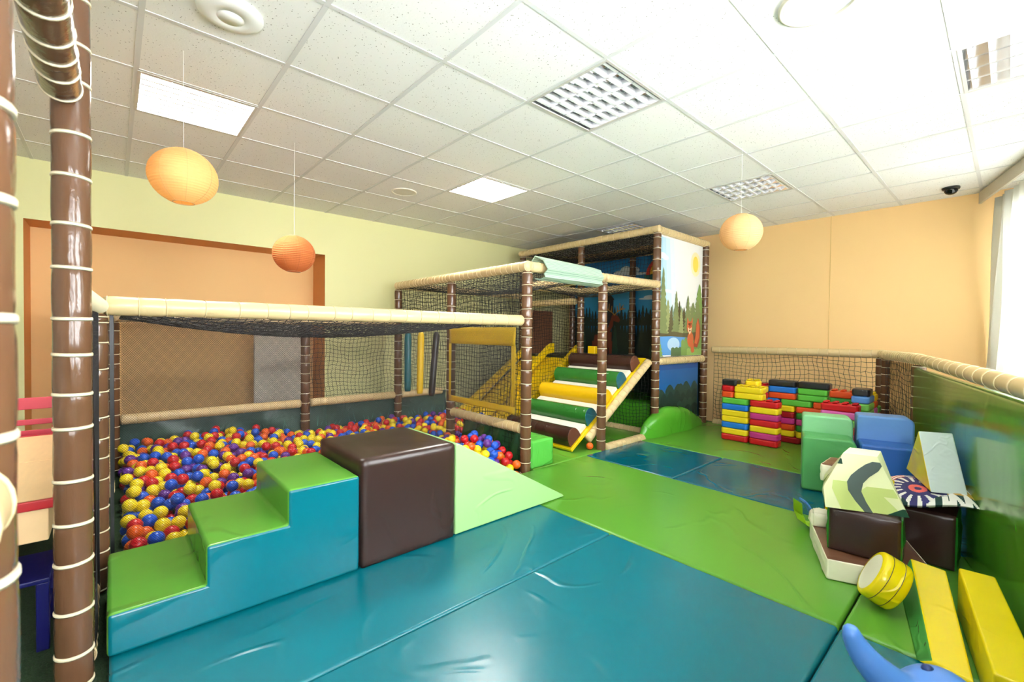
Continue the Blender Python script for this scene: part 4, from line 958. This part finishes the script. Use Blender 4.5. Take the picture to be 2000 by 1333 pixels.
# right-hand return: blocks lying end-on towards the fence
sidec = [['blue', 'green', 'red'], ['yellow', 'red', 'blue'], ['green', 'yellow', 'red'], ['red', 'blue', 'green'], ['lime', 'orange', 'yellow'], ['magenta', 'green', 'red'], ['lime', 'pink', 'green'], ['lime', 'orange', None], ['sky', 'yellow', None]]
for k, row in enumerate(sidec):
    for q, c_ in enumerate(row):
        if not c_: continue
        L = .28 if q == 0 else .17; x = (5.39, 5.62, 5.795)[q]
        y = .935
        block(x, y, k, L, c_, '%s toy block, %s layer, %s part of the block wall end' % (cn(c_), ords[k], ('front', 'middle', 'rear')[q]), k == 8, rz=math.pi/2)
block(5.36, .935, 9, .20, 'black', 'black toy block capping the right-hand end of the block wall', rz=math.pi/2+.05)
for k, c_ in enumerate(['green', 'yellow', 'blue', 'magenta', 'orange', 'lime', 'pink']): block(5.12, 1.055, k, .30, c_, '%s toy block, %s layer under the red studded block' % (cn(c_), ords[k]))
block(5.12, 1.055, 7, .30, 'red', 'red studded toy block just above the green foam seat', True)
block(5.98, 2.12, 0, .10, 'orange', 'small orange toy block on the mat beside the net, left of the block columns')
# ================================================================ FOAM SEATS
def seat(x, y, rz, m, m2, label, wd, back_h=.50, seat_h=.36, dep=.24, bd=.2):
    t = empty('foam_armchair', (x, y, 0), rz, label, 'foam seat')
    def slab(nm, x0, x1, h, mm, r_=.05, yo=0):
        w2 = wd/2; pr = [(-w2, .003), (w2, .003)]
        for k in range(7): a = math.pi/2*k/6; pr.append((w2-r_+r_*math.cos(a), h-r_+r_*math.sin(a)))
        for k in range(7): a = math.pi/2*(1+k/6); pr.append((-w2+.02+.02*math.cos(a), h-.02+.02*math.sin(a)))
        pr = [(-a_[0]+yo, a_[1]) for a_ in pr]
        return prism(nm, pr[::-1], 'x', x0, x1, [mm], parent=t, bevel=.018, seg=3)
    slab('seat', -dep, 0, seat_h, m); slab('backrest', .002, bd, back_h, m2)
    return t
SG = mat('seat_green', (84, 166, 92), .42, .5, 5, .02); SG2 = mat('seat_green_light', (132, 200, 142), .42, .5, 5, .02)
SB = mat('seat_blue', (46, 104, 190), .42, .5, 5, .02); SB2 = mat('seat_blue_light', (106, 156, 224), .42, .5, 5, .02)
seat(4.227, .955, math.radians(16), SG, SG2, 'green foam seat with rounded backrest beside the blue one', .335, .545, .415)
seat(4.285, .605, math.radians(16), SB, SB2, 'blue foam seat with rounded backrest between the green seat and the fence', .335, .585, .41, .24, .2)
# ================================================================ RIGHT-HAND PILE
CR = mat('cream_vinyl', (238, 232, 206), .4, .5, 6, .02); BRT = mat('tan_brown_top', (112, 74, 52), .35, .3, 5, .01)
o = soft('foam_slab', (.52, .42, .10), [CR, BRT], puff=.004, bevel=.012, n=10, seed=4, side=(0, 0, 1)); o.location = (2.90, .475, .003); o.rotation_euler = (0, 0, math.radians(22)); tag(o, 'cream-sided brown-topped foam slab lying on the green mat', 'foam slab')
GE = vinyl('edge_green', (40, 118, 40), .25, .3, 4, .02)
o = soft('foam_cube', (.26, .285, .215), [CHOC, GE], puff=.008, n=10, seed=5, side=(0, 1, 0)); o.location = (2.845, .475, .108); o.rotation_euler = (0, 0, math.radians(8)); tag(o, 'dark brown foam cube on the cream slab, carrying the leaf-patterned pyramid', 'foam cube')
o = soft('foam_cube', (.27, .235, .275), [CHOC, GE], puff=.006, n=10, seed=6, side=(0, 1, 0)); o.location = (3.285, .276, .003); o.rotation_euler = (0, 0, 0); tag(o, 'dark brown foam cube with green sides under the floral cushion', 'foam cube')
o = soft('foam_cube', (.26, .30, .352), [YEL, CHOC], puff=.006, n=8, seed=16, side=(0, 1, 0)); o.location = (3.24, .56, .003); tag(o, 'yellow and brown foam block mostly hidden behind the leaf-patterned pyramid', 'foam cube')
o = soft('foam_slab', (.22, .26, .095), [CR, BRT], puff=.004, bevel=.012, n=8, seed=9, side=(0, 0, 1)); o.location = (3.13, .58, .357); tag(o, 'small cream foam slab with brown top behind the leaf-patterned pyramid', 'foam slab')
o = soft('foam_roll', (.07, .09, .075), [CR], puff=.015, bevel=.03, n=8, seed=12); o.location = (3.01, .695, .104); o.rotation_euler = (0, 0, .3); tag(o, 'cream rounded foam piece on the slab beside the lime rocker', 'foam piece')
# leaf-patterned truncated pyramid
L1 = mat('leafprint_cream', (238, 240, 190), .4, .4, 5, .015); L2 = mat('leafprint_lime', (204, 218, 132), .4, .4, 5, .015); L3 = mat('leafprint_grey', (86, 100, 96), .4, .4, 5, .015); L4 = mat('leafprint_dark', (28, 72, 54), .4, .4, 5, .015); L5 = mat('leafprint_olive', (122, 146, 40), .4, .4, 5, .015)
pz = .328
c0 = [Vector(v) for v in ((2.655, .60, pz), (2.80, .30, pz), (3.03, .36, pz), (2.93, .68, pz))]
c1 = [Vector(v) for v in ((2.72, .545, .60), (2.745, .405, .60), (2.86, .42, .61), (2.83, .54, .61))]
pn_ = (c0[1]-c0[0]).cross(c1[0]-c0[0]).normalized(); c1[1] -= pn_*pn_.dot(c1[1]-c0[0])
mid = [c0[k].lerp(c1[k], .35) for k in range(4)]; mid[0] += (c0[0]-c0[1]).normalized()*.035; mid[3] += Vector((.0, .03, 0))
f = MB()
def quad_pt(q, u, v): a = q[0].lerp(q[1], u); b = q[3].lerp(q[2], u); return a.lerp(b, v)
for s in range(4):
    for a_, b_ in ((c0, mid), (mid, c1)): f.poly([a_[s], a_[(s+1) % 4], b_[(s+1) % 4], b_[s]], 0)
f.poly(c1, 0); f.poly(c0[::-1], 0)
def on_front(u, v, off):     # front face s=0: lower strip then upper
    if v < .35: p = quad_pt([c0[0], c0[1], mid[1], mid[0]], u, v/.35)
    else: p = quad_pt([mid[0], mid[1], c1[1], c1[0]], u, (v-.35)/.65)
    nn = (c0[1]-c0[0]).cross(c1[0]-c0[0]).normalized(); return p+nn*off
def band(pts, mi_, off, n=10):
    """pts: list of (uL,uR,v)"""
    for (a0, b0, v0), (a1, b1, v1) in zip(pts, pts[1:]):
        f.poly([on_front(a0, v0, off), on_front(b0, v0, off), on_front(b1, v1, off), on_front(a1, v1, off)], mi_)
band([(.20, .52, 0), (.16, .44, .175), (.12, .38, .35), (.08, .3, .5)], 1, .0012); band([(.55, .95, .0), (.5, .9, .1), (.48, .8, .3), (.4, .62, .35)], 1, .0010); band([(.5, .98, .3), (.5, .99, .35), (.6, .98, .45)], 1, .0011)
band([(.48, .58, 0), (.40, .54, .175), (.34, .52, .35), (.30, .55, .5), (.34, .66, .62), (.46, .86, .74), (.62, .99, .84), (.8, .99, .90)], 2, .0022)
band([(.74, 1, 0), (.86, 1, .07), (.97, 1, .13)], 3, .0024); band([(.0, .03, .9), (.0, .12, .8)], 3, .002)
def on_left(u, v, off):
    if v < .35: p = quad_pt([c0[3], c0[0], mid[0], mid[3]], u, v/.35)
    else: p = quad_pt([mid[3], mid[0], c1[0], c1[3]], u, (v-.35)/.65)
    nn = (c0[0]-c0[3]).cross(c1[0]-c0[3]).normalized(); return p+nn*off
for pts, mi_ in (([(.55, .75, .18), (.5, .68, .35), (.55, .66, .55)], 4), ([(.6, .72, .5), (.5, .8, .7), (.6, .95, .93)], 3), ([(.75, .98, 0), (.8, .98, .2), (.9, .98, .3)], 1)):
    for (a0, b0, v0), (a1, b1, v1) in zip(pts, pts[1:]): f.poly([on_left(a0, v0, .002), on_left(b0, v0, .002), on_left(b1, v1, .002), on_left(a1, v1, .002)], mi_)
pyr = f.build('patterned_pouf', [L1, L2, L3, L4, L5]); tag(pyr, 'cream pyramid-shaped foam block with lime and grey leaf print', 'foam pyramid')
# floral cushion: a lens-shaped pillow whose cloth carries the print
cols = [mat('cushion_white', (238, 234, 226), .8), mat('cushion_navy', (52, 50, 110), .8), mat('cushion_red', (186, 44, 48), .8), mat('cushion_coral', (230, 104, 98), .8), mat('cushion_mustard', (200, 154, 66), .8), mat('cushion_dark_green', (24, 62, 56), .8), mat('cushion_grey', (150, 148, 158), .8)]
def cpat(u, v):
    dx, dy = u-.38, v-.62; r_ = math.hypot(dx, dy*.9); a = math.atan2(dy, dx)
    if r_ < .045: return 1
    if r_ < .115: return 3
    if r_ < .17+.0*a: return 1
    if r_ < .34+.03*math.sin(5*a): return 0 if math.sin(17*a+3*r_) > .35 and r_ > .2 else 1
    if u > .70: return 0 if math.sin(46*(u*.9-v*.45)) > .45 else (4 if v < .82 else (5 if math.sin(40*u) > -.2 else 0))
    if v > .88: return 5 if math.sin(34*u) > .3 else 0
    k = math.sin(50*v+14*math.sin(7*u))
    if u < .22: return 2 if k > .1 else 0
    return 1 if k > .0 else (0 if k > -.75 else (6 if math.sin(30*u) > 0 else 2))
nU, nV = 96, 96; V = []; F = []; I = []
cu0 = Vector((3.02, .43, 0)); eu = Vector((.10, -.35, 0)); ev_ = Vector((.52, .06, 0))
def cpt(u, v, top):
    uu, vv = u*2-1, v*2-1; e = (1-abs(uu)**2.6)*(1-abs(vv)**2.6); h = .042*max(e, 0)**.5
    pin = 1-.06*(1-abs(vv)**2)*abs(uu)**3; x_ = .5+(u-.5)*(1-.07*(1-vv*vv)*0-.05*(1-abs(vv)**2)); y_ = .5+(v-.5)*(1-.05*(1-abs(uu)**2))
    p = cu0+eu*x_+ev_*(1-y_); zb = .332+(.03*(x_-.5)) + .012*math.sin(6*u+3*v)
    return (p.x, p.y, zb+(h if top else -h*.8))
for T in (1, 0):
    b0 = len(V)
    for i in range(nU+1):
        for j in range(nV+1): V.append(cpt(i/nU, j/nV, T))
    for i in range(nU):
        for j in range(nV):
            a = b0+i*(nV+1)+j; q = (a, a+nV+1, a+nV+2, a+1); F.append(q if T else q[::-1]); I.append(cpat((i+.5)/nU, (j+.5)/nV))
o = raw('cushion', V, F, cols, I, smooth=True); tag(o, 'flat cushion with navy, red and mustard flower print on a brown cube', 'cushion')
# triangular prism
def tri(name, A_, B_, T_, ext, mats, label):
    A_, B_, T_, e_ = Vector(A_), Vector(B_), Vector(T_), Vector(ext); mb = MB()
    mb.V = [tuple(v) for v in (A_, B_, T_, A_+e_, B_+e_, T_+e_)]; mb.F = [(0, 1, 2), (3, 5, 4), (0, 3, 4, 1), (1, 4, 5, 2), (2, 5, 3, 0)]; mb.I = [0, 0, 1, 1, 1]
    bm = bmesh.new(); vs = [bm.verts.new(v) for v in mb.V]
    for f_, i_ in zip(mb.F, mb.I): q = bm.faces.new([vs[k] for k in f_]); q.material_index = i_
    bmesh.ops.recalc_face_normals(bm, faces=bm.faces); me = bpy.data.meshes.new(name); bm.to_mesh(me); bm.free()
    o = link(name, me, None, mats); bv = o.modifiers.new('bevel', 'BEVEL'); bv.width = .006; bv.segments = 2; bv.limit_method = 'ANGLE'; o.data.polygons.foreach_set('use_smooth', [True]*5); o.modifiers.new('n', 'WEIGHTED_NORMAL'); return tag(o, label, 'foam prism')
tri('foam_prism', (3.62, .41, .375), (3.17, .26, .375), (3.38, .335, .655), (.07, -.135, 0), [YEL, vinyl('pale_grey_vinyl', (196, 208, 204), .3, .4, 5, .02)], 'triangular foam prism with yellow end and pale grey face on the cushion')
vinyl('edge_green_light', (70, 150, 70), .25, .3, 4, .02)
# yellow wedges leaning by the panel
def slabq(name, base, H0, H1, mats, side, label, inset=0.0):
    """base: 4 (x,y) near-left, near-right, far-right, far-left; H0 near height, H1 far height"""
    n_ = [Vector((x_, y_, .004)) for x_, y_ in base]; t_ = [n_[0]+Vector((0, 0, H0)), n_[1]+Vector((0, 0, H0)), n_[2]+Vector((0, 0, H1)), n_[3]+Vector((0, 0, H1))]; iv = (n_[1]-n_[0]).normalized()*inset; t_[0] += iv; t_[3] += iv
    bm = bmesh.new(); vs = [bm.verts.new(v) for v in n_+t_]
    for f_, i_ in (((3, 2, 1, 0), side), ((4, 5, 6, 7), 0), ((0, 1, 5, 4), 0), ((1, 2, 6, 5), side), ((2, 3, 7, 6), side), ((3, 0, 4, 7), side)):
        q = bm.faces.new([vs[k] for k in f_]); q.material_index = i_; q.smooth = True
    bmesh.ops.recalc_face_normals(bm, faces=bm.faces); me = bpy.data.meshes.new(name); bm.to_mesh(me); bm.free()
    o = link(name, me, None, mats); bv = o.modifiers.new('bevel', 'BEVEL'); bv.width = .008; bv.segments = 2; bv.limit_method = 'ANGLE'; o.modifiers.new('n', 'WEIGHTED_NORMAL'); return tag(o, label, 'foam wedge')
slabq('foam_wedge', [(2.175, .205), (2.13, .055), (2.75, .168), (2.79, .335)], .03, .145, [YEL, MATS['edge_green_light']], 1, 'yellow-topped foam wedge with green sides beside the yellow drum', .045)
slabq('foam_wedge', [(2.02, .015), (2.00, -.105), (2.69, .02), (2.68, .128)], .145, .20, [YEL, YEL], 1, 'yellow foam wedge lying closest to the green side panel')
# drum
dr_ = empty('foam_drum', (0, 0, 0), 0, 'yellow foam drum with black stitching tilted against the brown cube', 'foam drum')
f = MB(); n = 40; prof = [(.0005, -.052), (.085, -.054), (.100, -.052), (.106, -.044), (.108, -.02), (.108, .02), (.106, .044), (.100, .052), (.085, .054), (.0005, .052)]; ml_ = len(prof)
for k in range(n):
    a = 2*math.pi*k/n
    for r_, z_ in prof: f.V.append((r_*math.cos(a), r_*math.sin(a), z_))
for k in range(n):
    for i in range(ml_-1): a, b = k*ml_, ((k+1) % n)*ml_; f.F.append((a+i, b+i, b+i+1, a+i+1)); f.I.append(1 if i == 8 else 0)
o = f.build('body', [YEL, CR], dr_, smooth=True)
for z_ in (-.02, .022):
    f = MB(); f.tube([(.1085*math.cos(2*math.pi*k/40), .1085*math.sin(2*math.pi*k/40), z_) for k in range(41)], .0012, 5); f.build('seam', BLACK, dr_)
dr_.location = (2.50, .345, .122); ax_ = Vector((-.25, .85, .46)).normalized(); dr_.rotation_euler = ax_.to_track_quat('Z', 'X').to_euler()
# lime rocker with a blue handle
rk = empty('plastic_rocker', (3.22, .825, 0), 0, 'small lime green plastic rocker with blue handle on the teal mat edge', 'rocking toy')
LI = mat('lime_plastic', (168, 216, 40), .35); BP_ = mat('blue_plastic', (84, 138, 214), .32)
f = MB(); pts = [(-.16, .10, .15), (-.14, .08, .07), (-.08, .04, .03), (.0, -.02, .022), (.10, -.10, .03)]
for (a, b) in zip(pts, pts[1:]):
    a, b = Vector(a), Vector(b)
f2 = MB(); wv_ = Vector((.35, .35, 0)).normalized()*.05
P_ = [(-.05, .035, .14), (-.055, .03, .08), (-.055, .01, .035), (-.045, -.03, .012), (-.03, -.07, .012), (-.01, -.10, .02)]
for k in range(len(P_)-1):
    a, b = Vector(P_[k]), Vector(P_[k+1]); f2.add([a-wv_, a+wv_, b+wv_, b-wv_, a-wv_+Vector((.004, .004, .02)), a+wv_+Vector((.004, .004, .02)), b+wv_+Vector((.004, .004, .02)), b-wv_+Vector((.004, .004, .02))], [(0, 3, 2, 1), (4, 5, 6, 7), (0, 1, 5, 4), (1, 2, 6, 5), (2, 3, 7, 6), (3, 0, 4, 7)])
o = f2.build('rocker_body', LI, rk, bevel=.006)
f = MB()
for k in range(5):
    t = k/5; t2 = (k+1)/5
    def hp(t): return Vector((-.03-.02*t, .02-.07*t, .155-.09*t+.02*math.sin(math.pi*t)))
    a, b = hp(t), hp(t2); w3 = Vector((.02, .02, 0)); f.add([a-w3, a+w3, b+w3, b-w3]+[v+Vector((0, 0, .018)) for v in (a-w3, a+w3, b+w3, b-w3)], [(0, 3, 2, 1), (4, 5, 6, 7), (0, 1, 5, 4), (1, 2, 6, 5), (2, 3, 7, 6), (3, 0, 4, 7)])
f.build('handle', BP_, rk, bevel=.004)
# ================================================================ ELEPHANT
el = empty('toy_elephant', (0, 0, 0), 0, 'blue plastic ride-on elephant with raised trunk at the bottom right', 'toy elephant')
EB = mat('elephant_blue', (84, 136, 214), .34, .1, 14, .004)
def skin(name, nodes, edges, m, parent, sub=2):
    me = bpy.data.meshes.new(name); me.from_pydata([n_[0] for n_ in nodes], edges, []); o = link(name, me, parent, [m])
    sk = o.modifiers.new('skin', 'SKIN'); sk.use_smooth_shade = True
    lay = me.skin_vertices[0].data if me.skin_vertices else None
    if lay is None:
        bpy.context.view_layer.objects.active = o
    for i, n_ in enumerate(nodes):
        me.skin_vertices[0].data[i].radius = n_[1] if isinstance(n_[1], tuple) else (n_[1], n_[1])
    me.skin_vertices[0].data[0].use_root = True
    ss_ = o.modifiers.new('sub', 'SUBSURF'); ss_.levels = ss_.render_levels = sub; return o
def lathe_path(mb, pts, rads, n=28, sq=None): mb.tube(pts, rads, n)
def blob(mb, c, r, nu=32, nv=20):
    v_, f_ = sphere(nu, nv); mb.add([(c[0]+x_*r[0], c[1]+y_*r[1], c[2]+z_*r[2]) for x_, y_, z_ in v_], [tuple(dict.fromkeys(q)) for q in f_])
def remesh(o, vox=.008, sm=6):
    r_ = o.modifiers.new('remesh', 'REMESH'); r_.mode = 'VOXEL'; r_.voxel_size = vox; r_.use_smooth_shade = True
    s_ = o.modifiers.new('smooth', 'SMOOTH'); s_.iterations = sm; s_.factor = .6
f = MB()
blob(f, (1.345, .085, .335), (.11, .095, .112)); blob(f, (1.20, -.16, .27), (.19, .16, .16)); blob(f, (1.29, .0, .30), (.11, .11, .11))
f.tube([(1.33, .10, .36), (1.30, .14, .385), (1.285, .160, .408), (1.273, .185, .432), (1.265, .206, .456), (1.262, .221, .478), (1.255, .229, .503), (1.256, .232, .522)], [.068, .052, .041, .034, .029, .025, .020, .013], 20)
for x_, y_ in ((1.34, -.06), (1.22, -.02), (1.16, -.28), (1.06, -.20)): f.tube([(x_, y_, .003), (x_, y_, .10), (x_+.005, y_, .27)], [.055, .052, .065], 16)
body = f.build('body', EB, el); remesh(body, .007, 8)
for s_, (cx, cy) in ((1, (1.27, .10)), (-1, (1.41, .02))):
    f = MB(); blob(f, (0, 0, 0), (.06, .016, .07), 24, 14); o = f.build('ear', EB, el, smooth=True); o.location = (cx, cy, .31); o.rotation_euler = (.2*s_, 0, math.radians(20 if s_ > 0 else 70)); 
f = MB(); blob(f, (1.352, .108, .440), (.014, .012, .009), 16, 10); f.build('eye', mat('eye_navy', (16, 50, 110), .3), el, smooth=True)
for a_ in el.children: a_.location = Vector(a_.location)-Vector((1.28, -.04, 0))
el.location = (1.28, -.04, 0)
# ================================================================ LANTERNS
def lantern(x, y, z, r, rgb, label, tr=.5, em=0.0, top=None):
    t = empty('paper_lantern', (x, y, z), 0, label, 'paper lantern', 'hanging paper lanterns'); f = MB(); n = 48; nr = 26; oz = .93
    rows = []
    for j in range(nr+1):
        a = math.radians(-72+144*j/nr); rows.append((r*math.cos(a), r*oz*math.sin(a)/math.sin(math.radians(72))*.95))
    pr = []
    for j in range(nr):
        pr.append(rows[j]); m_ = ((rows[j][0]+rows[j+1][0])/2*.986, (rows[j][1]+rows[j+1][1])/2); pr.append(m_)
    pr.append(rows[-1]); k_ = len(pr)
    for k in range(n):
        a = 2*math.pi*k/n; w_ = 1+.006*math.cos(8*a)
        for q, h in pr: f.V.append((q*w_*math.cos(a), q*w_*math.sin(a), h))
    for k in range(n):
        for j in range(k_-1): a, b = k*k_, ((k+1) % n)*k_; f.F.append((a+j, b+j, b+j+1, a+j+1)); f.I.append(0)
    m = mat('lantern_paper_%d_%d_%d' % rgb, rgb, .8, .3, 40, .003, trans=tr, noise=.06, nscale=18); f.build('shade', m, t, smooth=False)
    for nm, h, q in (('bottom_ring', rows[0][1], rows[0][0]), ('top_ring', rows[-1][1], rows[-1][0])):
        f = MB(); f.tube([(q*math.cos(2*math.pi*k/24), q*math.sin(2*math.pi*k/24), h) for k in range(25)], .002, 6, cap=False); f.build(nm, mat('wire', (200, 160, 110), .4), t)
    f = MB()
    for k in range(8):
        a = 2*math.pi*k/8; f.tube([(rows[j][0]*1.004*math.cos(a), rows[j][0]*1.004*math.sin(a), rows[j][1]) for j in range(nr+1)], .0009, 4)
    f.build('seam', mat('lantern_seam_%d' % rgb[1], tuple(int(c_*.86) for c_ in rgb), .8), t)
    f = MB(); f.tube([(0, 0, rows[-1][1]), (0, 0, ZC-z-.002)], .0009, 5); f.build('cord', mat('thread', (238, 238, 232), .6), t)
    return t
lantern(.275, 2.84, 1.965, .15, (248, 204, 136), 'light orange paper lantern lit from above, nearest the tall brown post', .45)
lantern(1.03, 3.64, 1.765, .15, (206, 120, 62), 'dark orange paper lantern hanging in front of the niche', .3)
lantern(3.56, 1.38, 1.965, .15, (244, 200, 142), 'pale orange paper lantern hanging near the orange wall', .35)
# ================================================================ TABLE, CHAIRS, BOARD on the left
WO = mat('birch_top', (238, 202, 152), .35, .05, 10, .002, stretch=(6, 1, 1), noise=.10, nscale=9); RE = mat('red_edge', (176, 34, 40), .35); WA = mat('birch_apron', (226, 190, 142), .45, noise=.08, nscale=14)
tb = empty('play_table', (-.72, 3.1, ZF), 0, 'light wooden play table with red edge behind the tall post', 'table')
def pbox(name, a, b, m, par, bev=.004):
    f = MB(); f.box(a, b); return f.build(name, m, par, bevel=bev)
pbox('tabletop', (-.56, -.72, .566), (.56, -.004, .586), WO, tb); pbox('tabletop', (-.56, .004, .566), (.56, .72, .586), WO, tb)
for a, b in (((-.58, -.74), (.58, -.721)), ((-.58, .721), (.58, .74)), ((-.58, -.72), (-.561, .72)), ((.561, -.72), (.58, .72))): pbox('red_edge', (a[0], a[1], .555), (b[0], b[1], .59), RE, tb)
for a, b in (((-.54, -.715), (.54, -.69)), ((-.54, .69), (.54, .715)), ((-.54, -.69), (-.515, .69)), ((.515, -.69), (.54, .69))): pbox('apron', (a[0], a[1], .43), (b[0], b[1], .565), WA, tb)
for x_ in (-.5, .30):
    for y_ in (-.40, .67): pbox('leg', (x_-.02, y_-.02, .0), (x_+.02, y_+.02, .43), WA, tb)
def chair(x, y, rz, rgb, nm, label, seat_h=.30, back=True):
    t = empty('child_chair', (x, y, ZF), rz, label, 'chair'); m = mat('chair_'+nm, rgb, .35)
    pbox('seat', (-.16, -.15, seat_h), (.16, .15, seat_h+.018), m, t)
    for a in (-.14, .14):
        pbox('leg', (a-.018, -.145, 0), (a+.018, -.11, seat_h), m, t); pbox('leg', (a-.018, .11, 0), (a+.018, .145, .78 if back else seat_h), m, t); pbox('stretcher', (a-.009, -.11, .10), (a+.009, .11, .13), m, t)
    if back:
        for z_, h in ((.70, .075), (.60, .035), (.53, .035)): pbox('back_slat', (-.16, .105, z_), (.16, .12, z_+h), m, t)
    return t
chair(-.42, 4.08, 0, (206, 66, 84), 'red', 'red wooden child chair with slatted back beyond the wooden table')
chair(-.34, 2.56, math.pi, (16, 18, 84), 'blue', 'dark blue wooden child chair pushed under the wooden table', .26, False)
o = pbox('grey_board', (1.20, 5.72, ZF), (1.76, 5.76, 1.30), mat('grey_board_m', (226, 216, 202), .5, noise=.05, nscale=6), None); tag(o, 'tall pale grey board standing in the orange niche behind the netting', 'board')
o = pbox('brown_panel', (5.38, 5.46, ZF), (5.86, 5.495, 1.58), mat('brown_panel_m', (150, 96, 64), .6, noise=.08, nscale=6), None); tag(o, 'brown panel on the green wall seen through the slide nets', 'wall panel')
